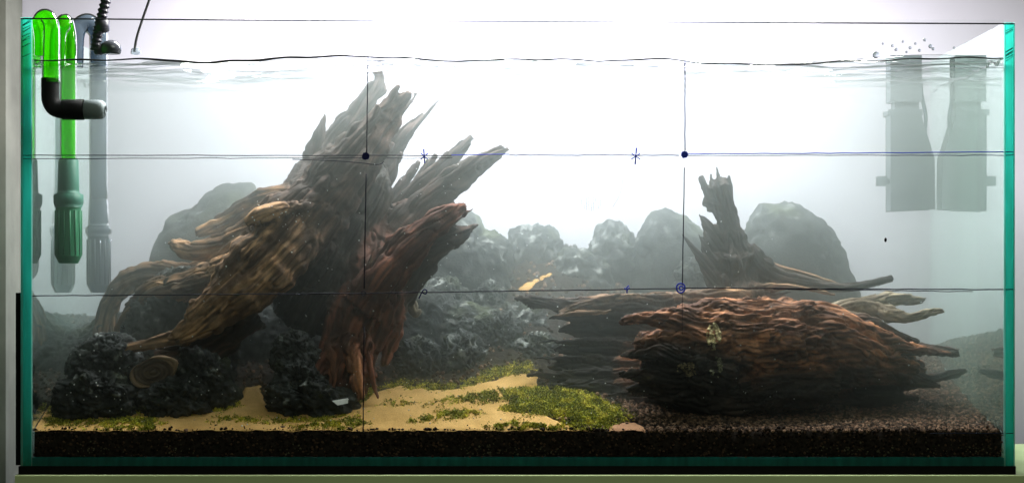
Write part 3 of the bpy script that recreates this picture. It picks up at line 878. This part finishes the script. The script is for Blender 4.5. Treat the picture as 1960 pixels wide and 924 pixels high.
    k = np.clip(1.35 * st * st2 + .12 * st, 0, 1)[:, None]
    k = np.clip(k * (.75 + .5 * sstep(-.4, .5, fbm(V * 22, 3, seed + 41))[:, None]), 0, 1.1)
    cc = dk * (1 - k) + lt * k
    V2[:, 1] = np.clip(V2[:, 1], T + .002, DEP - T - .001)
    return tag(mesh_from(name, V2, F, M['wood'], attrs={'col': cc}), label, cat)


TAN = ((.070, .037, .021), (.60, .35, .19))
BRN = ((.018, .011, .010), (.135, .078, .062))
RED = ((.055, .021, .015), (.36, .135, .085))
ORG = ((.075, .030, .018), (.66, .29, .145))
PALE = ((.16, .12, .085), (.55, .46, .33))
GRY = ((.028, .020, .020), (.13, .088, .080))
DRK = ((.010, .009, .009), (.050, .040, .036))  # near-black tint; paints shade into the log's slabs and lower branches
ASH = ((.014, .011, .010), (.085, .062, .052))

# leaning trunk at the left with its front lobe, roots and far shards
wood('leaning_driftwood', 'tall leaning brown driftwood at the left, its tips almost reaching the water surface', [
    ([(336, 648, .050, 15), (372, 624, .050, 30), (415, 587, .055, 46), (470, 537, .062, 62), (525, 482, .072, 68), (575, 425, .088, 60), (630, 365, .108, 44), (680, 300, .12, 22)], .50, 0, 0),
    ([(470, 428, .062, 10), (500, 412, .058, 17), (545, 400, .062, 16), (600, 392, .075, 10), (640, 388, .09, 4)], .6, 0, 2),
    ([(545, 470, .10, 84), (600, 400, .10, 72), (655, 335, .10, 52), (702, 274, .105, 39), (740, 224, .12, 29), (765, 194, .12, 17), (786, 176, .12, 9)], .5, 1, 4),
    ([(700, 270, .115, 26), (735, 215, .115, 17), (752, 185, .115, 10), (763, 162, .115, 5)], .6, 1, 1),
    ([(690, 280, .105, 20), (712, 232, .105, 13), (724, 200, .105, 6)], .6, 1, 1),
    ([(545, 440, .11, 50), (580, 370, .13, 36), (625, 310, .15, 26), (670, 262, .15, 14)], .6, 1, 2),
    ([(575, 430, .11, 36), (555, 385, .14, 28), (580, 335, .16, 22), (603, 280, .16, 13), (615, 243, .16, 9), (622, 216, .16, 3)], .5, 5, 0),
    ([(610, 400, .11, 50), (600, 345, .15, 38), (640, 278, .175, 33), (680, 225, .175, 27), (710, 183, .175, 20), (724, 158, .175, 16), (722, 143, .175, 12), (718, 132, .175, 6)], .4, 5, 2),
    ([(655, 420, .11, 40), (680, 375, .15, 32), (715, 330, .18, 28), (755, 280, .18, 20), (785, 243, .18, 13), (819, 205, .18, 2)], .35, 5, 2),
    ([(325, 463, .14, 7), (340, 472, .14, 14), (375, 480, .14, 19), (430, 470, .135, 26), (480, 450, .115, 36), (530, 430, .10, 44)], .8, 0, 1),
    ([(375, 448, .19, 9), (430, 425, .19, 18), (480, 398, .165, 24), (540, 385, .135, 34), (590, 400, .105, 44)], .7, 0, 0),
    ([(198, 730, .22, 16), (196, 655, .21, 18), (202, 600, .205, 20), (220, 565, .20, 22), (246, 540, .195, 24), (282, 526, .19, 23), (328, 528, .18, 25), (375, 535, .17, 30), (430, 510, .145, 40), (490, 470, .11, 46)], .7, 0, 0),
    ([(222, 720, .16, 16), (232, 650, .155, 20), (255, 600, .15, 24), (295, 568, .145, 28), (345, 550, .13, 30), (400, 535, .11, 36), (450, 520, .09, 40)], .7, 0, 0),
    ([(200, 672, .07, 7), (265, 662, .065, 10), (310, 652, .06, 13), (360, 640, .055, 22)], .8, 0, 1),
    ([(300, 680, .09, 16), (350, 670, .08, 30), (420, 640, .09, 38), (480, 590, .10, 50)], .7, 1, 0),
], 5, pal=[TAN, BRN, RED, ORG, PALE, GRY, DRK], amp=.0021, voxel=.0016, wav=.003, lump=.0032)

# reddish fan of shards
wood('splintered_driftwood', 'reddish driftwood on a narrow foot in the sand, fanning out into splintered shards', [
    ([(640, 778, .085, 62), (655, 735, .085, 58), (668, 680, .09, 52), (690, 620, .095, 62), (706, 560, .10, 76), (714, 500, .115, 80), (722, 445, .14, 58), (730, 400, .165, 24)], .5, 2, 0),
    ([(560, 620, .14, 50), (600, 560, .125, 76), (640, 490, .115, 84), (675, 420, .12, 72), (705, 355, .13, 46), (728, 310, .14, 18)], .45, 6, 0),
    ([(700, 540, .12, 70), (760, 460, .13, 58), (815, 397, .135, 38), (862, 354, .14, 30), (905, 321, .145, 22), (940, 298, .15, 15), (973, 283, .15, 5)], .42, 1, 6),
    ([(720, 470, .16, 56), (780, 400, .165, 28), (825, 345, .165, 17), (862, 303, .165, 13), (888, 278, .165, 11), (906, 261, .165, 6)], .4, 5, 2),
    ([(690, 590, .075, 46), (745, 515, .07, 40), (800, 455, .07, 32), (850, 415, .075, 22), (893, 392, .08, 7)], .5, 2, 4),
    ([(730, 575, .11, 52), (785, 515, .11, 42), (830, 475, .105, 28), (872, 450, .10, 17), (917, 430, .10, 4)], .45, 1, 3),
    ([(640, 430, .17, 30), (700, 360, .16, 16), (735, 310, .16, 11), (752, 272, .16, 6)], .5, 5, 0),
    ([(740, 430, .175, 30), (795, 362, .15, 14), (835, 318, .15, 9), (860, 290, .15, 5)], .5, 1, 0),
    ([(760, 440, .15, 34), (830, 375, .155, 22), (880, 335, .155, 12), (915, 318, .155, 3)], .4, 1, 2),
    ([(680, 440, .16, 30), (720, 375, .16, 17), (748, 330, .16, 12), (769, 290, .16, 6)], .5, 5, 0),
    ([(710, 440, .185, 36), (755, 378, .17, 16), (780, 340, .17, 11), (803, 308, .17, 6)], .5, 5, 0),
    ([(730, 440, .18, 36), (780, 378, .16, 16), (812, 330, .16, 11), (834, 294, .16, 6)], .5, 5, 0),
    ([(695, 590, .11, 16), (700, 640, .080, 16), (708, 690, .07, 9), (716, 735, .065, 5), (724, 762, .06, 3)], .9, 2, 0),
    ([(650, 610, .11, 20), (644, 660, .078, 20), (640, 715, .062, 14), (632, 765, .055, 9)], .8, 3, 0),
    ([(672, 600, .11, 18), (670, 655, .074, 18), (680, 710, .058, 14), (690, 765, .055, 6)], .8, 3, 1),
    ([(672, 600, .115, 22), (650, 650, .085, 22), (615, 700, .07, 17), (590, 750, .065, 14), (575, 785, .06, 8)], .8, 2, 1),
    ([(735, 520, .12, 20), (742, 560, .11, 36), (752, 620, .11, 26), (745, 660, .11, 16), (735, 700, .11, 6)], .8, 2, 0),
    ([(660, 560, .10, 20), (645, 585, .09, 20), (632, 610, .085, 10), (625, 640, .08, 8), (618, 680, .08, 12)], .8, 2, 0),
    ([(765, 560, .13, 22), (785, 580, .13, 14), (795, 600, .13, 8), (806, 592, .13, 4)], .8, 4, 0),
], 9, pal=[TAN, BRN, RED, ORG, PALE, GRY, DRK], amp=.0024, voxel=.0016, wav=.004, lump=.004)

# the fallen log at the right
def slab(y, x0, Y, r, x1=1340, tint=6):
    return ([(x0, y + 3, Y, 3), (x0 + 22, y, Y, r * .5), (x0 + 60, y + 2, Y, r * .8), (x0 + 150, y, Y, r), (x1, y, Y, r * .9)], .5, tint, 1)


logb = [
    ([(1232, 700, .085, 60), (1300, 690, .10, 86), (1375, 686, .11, 98), (1450, 682, .12, 102), (1550, 680, .125, 92), (1630, 680, .13, 66), (1690, 690, .14, 40), (1740, 700, .15, 18), (1775, 706, .155, 6)], .78, 3, 2),
    ([(1185, 620, .045, 4), (1205, 613, .047, 10), (1250, 610, .05, 17), (1310, 612, .06, 30), (1400, 618, .075, 46), (1500, 618, .09, 44), (1580, 612, .10, 34), (1650, 640, .10, 28), (1730, 664, .105, 14), (1820, 677, .11, 3)], .8, 3, 0),
    ([(1208, 657, .04, 4), (1245, 650, .042, 11), (1300, 648, .05, 26), (1380, 655, .065, 50), (1480, 655, .08, 60), (1570, 650, .09, 50), (1640, 665, .09, 34), (1700, 690, .10, 22), (1760, 705, .11, 8)], .75, 3, 0),
    ([(1184, 684, .038, 5), (1215, 676, .04, 13), (1265, 672, .045, 30), (1330, 690, .055, 50), (1400, 700, .07, 56)], .7, 6, 5),
    ([(1182, 716, .04, 6), (1215, 716, .042, 15), (1280, 716, .05, 36), (1350, 725, .07, 52)], .7, 6, 4),
    ([(1200, 746, .045, 7), (1240, 745, .05, 15), (1300, 745, .06, 30), (1380, 750, .08, 40), (1500, 735, .08, 46), (1600, 730, .09, 34)], .7, 6, 4),
    ([(1600, 700, .10, 40), (1690, 712, .10, 24), (1760, 730, .11, 12), (1800, 740, .12, 5)], .8, 1, 0),
    ([(1600, 655, .12, 24), (1690, 662, .13, 15), (1770, 672, .135, 9), (1838, 682, .14, 3)], .7, 1, 2),
    ([(1600, 720, .13, 34), (1690, 735, .14, 22), (1780, 725, .15, 12), (1850, 708, .16, 4)], .7, 6, 2),
    ([(1580, 745, .12, 28), (1680, 760, .13, 16), (1760, 762, .14, 6)], .7, 6, 1),
    ([(1600, 620, .13, 26), (1660, 618, .125, 18), (1710, 640, .12, 12), (1760, 655, .12, 5)], .7, 1, 1),
    ([(1560, 625, .13, 26), (1620, 592, .14, 18), (1665, 590, .14, 17), (1705, 602, .13, 17), (1745, 607, .12, 9), (1780, 597, .12, 8), (1808, 592, .115, 5)], .6, 4, 1),
    ([(1560, 620, .13, 30), (1640, 585, .16, 16), (1700, 574, .17, 15), (1750, 572, .17, 9), (1775, 575, .17, 3)], .6, 4, 1),
    ([(983, 571, .12, 4), (1010, 575, .12, 10), (1060, 583, .12, 15), (1120, 585, .12, 20), (1210, 584, .12, 24), (1330, 580, .13, 26), (1420, 576, .15, 26), (1500, 588, .15, 24)], .55, 1, 1),
    ([(1070, 598, .105, 4), (1110, 586, .11, 7), (1180, 570, .115, 8), (1300, 568, .12, 10), (1390, 563, .12, 13), (1440, 566, .12, 10)], .7, 0, 0),
    ([(1060, 604, .10, 3), (1100, 600, .10, 6), (1150, 598, .10, 5), (1172, 593, .10, 2)], .8, 0, 0),
    slab(606, 1048, .115, 14), slab(630, 1066, .12, 22), slab(652, 1030, .105, 7, 1100), slab(668, 1060, .115, 24),
    slab(684, 1003, .10, 6, 1080), slab(700, 1048, .105, 22), slab(716, 1006, .095, 12), slab(742, 1018, .09, 16), slab(764, 1050, .085, 16), slab(785, 1130, .08, 14),
]
wood('fallen_log', 'big fallen driftwood log at the right with wavy orange grain and broken left end', logb, 14, pal=[TAN, BRN, RED, ORG, PALE, GRY, DRK], amp=.0030, groove=175, voxel=.0016, wav=.009, cat='log', lump=.0035)

wood('upright_stump', 'grey upright stump with spiky left side and long root, standing on the fallen log', [
    ([(1420, 590, .17, 70), (1408, 545, .17, 58), (1404, 500, .17, 46), (1398, 450, .17, 28), (1386, 400, .17, 21), (1378, 362, .17, 21), (1374, 342, .17, 14)], .6, 5, 2),
    ([(1430, 470, .165, 14), (1450, 505, .165, 24), (1490, 530, .165, 18), (1545, 543, .165, 14), (1600, 549, .16, 10), (1660, 544, .155, 8), (1709, 533, .15, 6)], .7, 5, 0),
    ([(1440, 490, .18, 12), (1480, 510, .18, 8), (1530, 522, .18, 7), (1590, 540, .18, 5), (1620, 548, .18, 3)], .8, 0, 0),
    ([(1430, 560, .15, 20), (1500, 548, .15, 8), (1560, 556, .15, 5), (1600, 564, .15, 3)], .8, 0, 0),
    ([(1400, 500, .165, 34), (1372, 460, .165, 20), (1352, 430, .165, 12), (1338, 409, .165, 3)], .5, 5, 1),
    ([(1400, 530, .16, 34), (1368, 496, .16, 20), (1350, 468, .16, 10), (1336, 446, .16, 2)], .5, 5, 2),
    ([(1400, 570, .155, 34), (1368, 530, .155, 20), (1338, 490, .155, 9), (1318, 464, .155, 4), (1305, 447, .155, 1.5)], .5, 5, 1),
    ([(1364, 405, .17, 10), (1354, 375, .17, 8), (1346, 352, .17, 8), (1340, 336, .17, 6)], .7, 5, 0),
    ([(1385, 398, .17, 13), (1360, 390, .17, 10), (1344, 386, .17, 8)], .7, 5, 0),
    ([(1376, 350, .17, 6), (1374, 333, .17, 4), (1371, 318, .17, 3)], .8, 5, 0),
    ([(1398, 390, .17, 7), (1399, 360, .17, 4), (1394, 336, .17, 3)], .8, 5, 0),
    ([(1362, 350, .17, 6), (1361, 338, .17, 4), (1360, 331, .17, 3)], .8, 5, 0),
], 23, pal=[TAN, BRN, RED, ORG, PALE, ASH, DRK], amp=.0022, voxel=.0014, groove=190, cat='stump', lump=.004)

# cut root stump with growth rings
ctr = W(293, 712, .055); r0 = rad(44, .055)
V = []; F = []; rings = 26; seg = 64
for i in range(rings + 5):
    for j in range(seg):
        a_ = 2 * math.pi * j / seg
        lum = 1 + .06 * math.sin(2 * a_ + 1) + .03 * math.sin(5 * a_)
        if i <= rings:
            f = i / rings; y = -.0025 * math.cos(f * 17) * .35 - (.003 if .86 < f < .97 else 0) + .002 * f
        else:
            f = 1 + .02 * (i - rings); y = .004 + .009 * (i - rings)
        x = r0 * f * lum * math.cos(a_); z = r0 * .68 * f * lum * math.sin(a_) + .18 * x
        V.append((ctr[0] + x, ctr[1] + y, ctr[2] + z))
for i in range(rings + 4):
    for j in range(seg):
        k = (j + 1) % seg; F.append((i * seg + j, i * seg + k, (i + 1) * seg + k, (i + 1) * seg + j))
V = np.array(V); q = V * 60
V = V + .0010 * np.stack([noise(q, 1), noise(q, 2), noise(q, 3)], 1)
f_ = np.hypot((V[:, 0] - ctr[0]) / r0, (V[:, 2] - ctr[2]) / r0 / .68)
k = (.5 + .5 * np.sin(f_ * 34 + 2 * noise(V * 40, 6)))[:, None]
edge_ = sstep(.85, .92, f_)[:, None]
cc = np.array([.055, .036, .026]) * (1 - k) + np.array([.115, .078, .055]) * k
cc = cc * (1 - edge_) + np.array([.28, .19, .12]) * edge_
o = mesh_from('cut_root', V, F, M['wood'], attrs={'col': cc})
tag(o, 'round sawn-off root end with dark growth rings between the front left rocks', 'driftwood')


# pale lichen-like patches crusted on the log surface
dgl = bpy.context.evaluated_depsgraph_get(); dgl.update()


def patch(px, py, rx, rz, n, label, c1_, c2_):
    C = []
    for _ in range(n):
        a_, q_ = random.uniform(0, 6.283), math.sqrt(random.random())
        x, z = px + rx * q_ * math.cos(a_), py + rz * q_ * math.sin(a_)
        if noise(np.array([[x * .11, z * .05, 3.3]]))[0] < -.12: continue
        org_ = Vector(W(x, z, T + .001)); dr = (org_ - Vector((0, -D, 0))).normalized()
        hit, loc, nor, idx, ob_, _m = SC.ray_cast(dgl, org_ + dr * .004, dr)
        if hit and ob_.name.startswith('fallen_log'): C.append(np.array(loc) + np.array(nor) * .0003)
    if not C: return
    C = np.array(C); t = rng.uniform(size=(len(C), 1))
    o = scatter(ico(1), C, rng.uniform(.0006, .0017, len(C)), np.array(c1_) * (1 - t) + np.array(c2_) * t, 'lichen_patch', M['granule'], jitter=.45, kind=None)
    tag(o, label, 'lichen')


patch(1366, 643, 13, 26, 420, 'pale yellow crusty patch on the front of the fallen log, the larger upper one', (.42, .34, .16), (.92, .80, .50))
patch(1371, 702, 12, 20, 240, 'small pale grey crusty patch on the fallen log, below the larger one', (.10, .10, .06), (.42, .42, .30))
patch(1316, 706, 20, 14, 220, 'dull tan crusty patch on the broken front end of the fallen log', (.10, .08, .05), (.34, .28, .17))

# paper tag
V = [W(636, 767, .030), W(666, 762, .033), W(666, 771, .030), W(646, 775, .028)]
V = V + [v + np.array([0, .0012, .0004]) for v in V]
o = mesh_from('paper_scrap', V, [(0, 1, 2, 3), (7, 6, 5, 4), (0, 4, 5, 1), (1, 5, 6, 2), (2, 6, 7, 3), (3, 7, 4, 0)], M['tag'], smooth=False)
tag(o, 'small torn white scrap lying at the foot of the reddish driftwood', 'scrap')

# ------------------------------------------------------------------ equipment at the left
def lathe(prof, cx_, cy_, Y, axis='z', seg=28, ribs=0, ribamp=0.0):
    """prof [(py or px, r_px)] around a vertical ('z') or horizontal ('x') axis, in photo pixels."""
    k = (D + Y) / D / S; V = []; F = []
    for p, r in prof:
        for j in range(seg):
            a_ = 2 * math.pi * j / seg; rr = r * (1 + (ribamp if ribs and (j % 2) else 0)) * k
            c = W(cx_, p, Y) if axis == 'z' else W(p, cy_, Y)
            if axis == 'z': V.append((c[0] + rr * math.cos(a_), c[1] + rr * math.sin(a_), c[2]))
            else: V.append((c[0], c[1] + rr * math.cos(a_), c[2] + rr * math.sin(a_)))
    n = len(prof)
    for i in range(n - 1):
        for j in range(seg):
            q = (j + 1) % seg; F.append((i * seg + j, i * seg + q, (i + 1) * seg + q, (i + 1) * seg + j))
    F.append(tuple(range(seg))); F.append(tuple((n - 1) * seg + j for j in range(seg))[::-1])
    return np.array(V), F


def pipe_set(label, cx_, Y, top, topx, m_tube, m_sleeve, m_bask, y0, y1, y2, y3, r, rs, rc, group):
    e = empty('intake_pipe', W(cx_, y3, Y), label, 'filter pipe', group)
    P = catmull([W(topx - 8, 130, Y - .012), W(topx - 6, 70, Y - .012), W(topx + 2, top + 8, Y - .008), W((topx + cx_) / 2, top, Y - .004), W(cx_ - 2, top + 18, Y), W(cx_, 80, Y), W(cx_, 120, Y), W(cx_, 200, Y), W(cx_, y0 + 6, Y)], 70)
    V, F = tube(P, rad(r, Y), 18); mesh_from('tube', V, F, m_tube, e)
    V, F = lathe([(y0, rs - 2), (y0 + 2, rs), (y1 - 6, rs + 1.5), (y1, rs + 2)], cx_, 0, Y); mesh_from('sleeve', V, F, m_sleeve, e)
    V, F = lathe([(y1, rs + 2), (y1 + 4, rc), (y2 - 8, rc), (y2, rc - 3)], cx_, 0, Y, seg=12); mesh_from('collar', V, F, m_sleeve, e)
    V, F = lathe([(y2 - 2, rc - 5), (y2 + 5, rc - 5), (y3 - 14, rc - 4), (y3 - 4, rc - 9), (y3, rc - 11)], cx_, 0, Y, seg=32); b = mesh_from('strainer', V, F, m_bask, e, smooth=False)
    k = (D + Y) / D / S
    c = W(cx_, 0, Y)
    for j in range(14):
        a_ = 2 * math.pi * j / 14 + .1; rr = (rc - 4.2) * k
        x, y = c[0] + rr * math.cos(a_), c[1] + rr * math.sin(a_)
        V, F = tube([(x, y, W(0, y2 + 6, Y)[2]), (x, y, W(0, y3 - 16, Y)[2])], 1.6 * k, 6, axis=(1, 0, 0)); mesh_from('rib', V, F, m_bask, b)
    return e


pipe_set('green acrylic intake pipe with a green ribbed strainer hanging near the left glass', 131, .080, 43, 118, M['green_tube'], M['sleeve'], M['strainer'], 305, 369, 397, 504, 16, 19, 29, 'hanging filter pipes')
pipe_set('hazy grey intake pipe with its strainer, farthest back at the left', 189, .27, 44, 150, M['grey_tube'], M['grey_tube'], M['grey_tube'], 380, 432, 452, 560, 18, 19, 26, 'hanging filter pipes')

e = empty('outflow_pipe', W(95, 229, .022), 'bright green outflow pipe hooked over the rim with a black elbow and grey nozzle', 'filter pipe', 'hanging filter pipes')
Y = .024
P = catmull([W(73, 108, .034), W(72, 80, .034), W(73, 50, .032), W(80, 34, .029), W(90, 33, .026), W(98, 48, Y), W(99, 80, Y), W(98, 118, Y), W(98, 158, Y)], 60)
V, F = tube(P, np.linspace(rad(12, Y), rad(17.5, Y), 60), 20); mesh_from('tube', V, F, M['green_tube'], e)
P = catmull([W(96, 150, Y), W(96, 172, Y), W(97, 192, Y), W(104, 205, Y), W(118, 210, Y), W(135, 210, Y)], 40)
V, F = tube(P, rad(17, Y), 20); mesh_from('elbow', V, F, M['black'], e)
V, F = lathe([(119, 18), (120, 19.5), (160, 20), (162, 18)], 0, 210, Y, 'x'); mesh_from('coupling', V, F, M['black'], e)
V, F = lathe([(162, 16), (163, 18.5), (188, 19), (196, 18), (201, 14), (203, 8)], 0, 210, Y, 'x'); mesh_from('nozzle', V, F, M['nozzle'], e)

# suction cup and cable hanging at the back left
Y = .10
e = empty('suction_cup', W(212, 105, Y), 'dark round suction cup with a ribbed cable, just above the waterline at the left', 'suction cup')
V, F = ico(4); V = V * np.array([21, 14, 18]) / S * (D + Y) / D; V[:, 2] = np.maximum(V[:, 2], -.006); V += W(212, 95, Y); mesh_from('cup', V, F, M['metal'], e)
P = catmull([W(210, -30, Y), W(203, 0, Y), W(194, 35, Y), W(187, 65, Y), W(183, 98, Y)], 90)
V, F = tube(P, rad(9.5, Y) * (1 + .16 * np.sin(np.arange(90) * 1.1)), 14); mesh_from('cable', V, F, M['cable'], e)
V, F = lathe([(38, 11), (40, 14), (60, 14), (62, 11)], 196, 0, Y, seg=14); mesh_from('clamp', V, F, M['cable'], e)
V, F = lathe([(84, 6), (88, 9), (102, 10), (105, 7)], 189, 0, Y, seg=14); mesh_from('stem', V, F, M['cable'], e)
e = empty('air_line', W(257, 104, Y), 'thin grey air tube rising from a small clear clip above the waterline', 'air tube')
V, F = tube_px([(295, -30, Y), (286, 0, Y), (272, 40, Y), (262, 72, Y), (257, 100, Y)], rad(2.6, Y), 8); mesh_from('tube', V, F, M['thin'], e)
V, F = lathe([(93, 6), (95, 9), (103, 10), (105, 6)], 260, 0, Y, seg=16); mesh_from('clip', V, F, M['clear_tube'], e)


# internal filters at the back right
def filt(px0, mirror, label):
    Y = .385
    sx = -1 if mirror else 1
    X = lambda u: px0 + sx * u
    e = empty('internal_filter', W(px0, 404, Y), label, 'filter')

    def prism(name, poly, y0, y1):
        n = len(poly); A = [W(X(u), v, Y) for u, v in poly]
        V = [a + np.array([0, y0, 0]) for a in A] + [a + np.array([0, y1, 0]) for a in A]
        F = [tuple(range(n)), tuple(range(2 * n - 1, n - 1, -1))] + [(i, (i + 1) % n, n + (i + 1) % n, n + i) for i in range(n)]
        o = mesh_from(name, V, F, M['filter'], e, smooth=False)
        m_ = o.modifiers.new('bevel', 'BEVEL'); m_.width = .001; m_.segments = 2
        return o
    prism('body', [(-42, 222), (14, 222), (17, 236), (39, 305), (40, 400), (-42, 404)], -.020, .018)
    prism('flange', [(-47, 213), (16, 213), (16, 222), (-47, 222)], -.021, .019)
    prism('neck', [(-33, 118), (11, 118), (11, 213), (-33, 213)], -.014, .012)
    prism('head', [(-42, 110), (15, 110), (15, 196), (-42, 196)], -.018, .016)
    prism('knob', [(-64, 339), (-48, 339), (-48, 355), (-64, 355)], -.008, .006)
    prism('knob_stem', [(-49, 344), (-41, 344), (-41, 351), (-49, 351)], -.004, .003)
    V, F = tube_px([(X(17), 130, Y - .012), (X(21), 180, Y - .012), (X(29), 225, Y - .012), (X(26), 270, Y - .012), (X(34), 310, Y - .012)], rad(4, Y), 8); mesh_from('hose', V, F, M['grey_tube'], e)


filt(1743, False, 'hazy grey upright box filter with side knob, hanging in the back right corner')

# ------------------------------------------------------------------ droplets, bubbles, specks
for k, (px, py, r) in enumerate([(1677, 106, 7), (1708, 88, 3), (1715, 95, 3.5), (1728, 80, 2.5), (1742, 92, 3), (1752, 84, 2.4), (1760, 97, 3), (1770, 77, 3), (1781, 89, 4), (1786, 94, 3), (1690, 84, 2.5), (1735, 100, 2.4), (1826, 92, 2.4)]):
    V, F = ico(3); V = V * np.array([1, .35, 1]) * r / S + W(px, py, T + .0004)
    o = mesh_from('water_droplet', V, F, M['drop'])
    order = ['', 'second', 'third', 'fifth', 'seventh', 'eighth', 'ninth', 'tenth', 'eleventh', 'twelfth', 'first', 'sixth', 'thirteenth and rightmost']
    tag(o, 'largest water droplet on the glass, leftmost, just above the waterline' if k == 0 else order[k] + ' small droplet to the right of the largest droplet, above the waterline', 'droplet', None if k == 0 else 'droplets on the front glass')
# tiny bubbles clinging to wood, rocks and moss
dg = bpy.context.evaluated_depsgraph_get(); dg.update()
Cb = []
zones = [(480, 610, 380, 440, 26), (190, 620, 380, 780, 30), (600, 900, 300, 760, 50), (800, 1080, 430, 720, 40), (1060, 1500, 560, 800, 24), (120, 300, 640, 780, 18), (1340, 1500, 350, 560, 10), (1500, 1850, 570, 800, 16), (60, 1200, 700, 822, 60)]
for x0, x1, y0, y1, k in zones:
    for _ in range(k):
        px, py = random.uniform(x0, x1), random.uniform(y0, y1)
        org_ = Vector(W(px, py, T + .003)); dr = (org_ - Vector((0, -D, 0))).normalized()
        hit, loc, nor, idx, ob_, _m = SC.ray_cast(dg, org_ + dr * .004, dr)
        if hit and ob_.name.split('.')[0] in ('leaning_driftwood', 'splintered_driftwood', 'fallen_log', 'upright_stump', 'lava_rock', 'lichen_patch', 'moss', 'sand', 'soil'):
            Cb.append(np.array(loc) + np.array(nor) * .0004)
Cb = np.array(Cb)
scatter(ico(2), Cb, rng.uniform(.0005, .0011, len(Cb)), np.ones((len(Cb), 3)), 'air_bubbles', M['bubble'], jitter=0)
V, F = ico(2); V = V * np.array([1.2, 1, 2.0]) * 2.2 / S + W(1695, 459, .008)
tag(mesh_from('debris_speck', V, F, M['black']), 'tiny black speck on the inside of the front glass, below the box filters', 'speck')
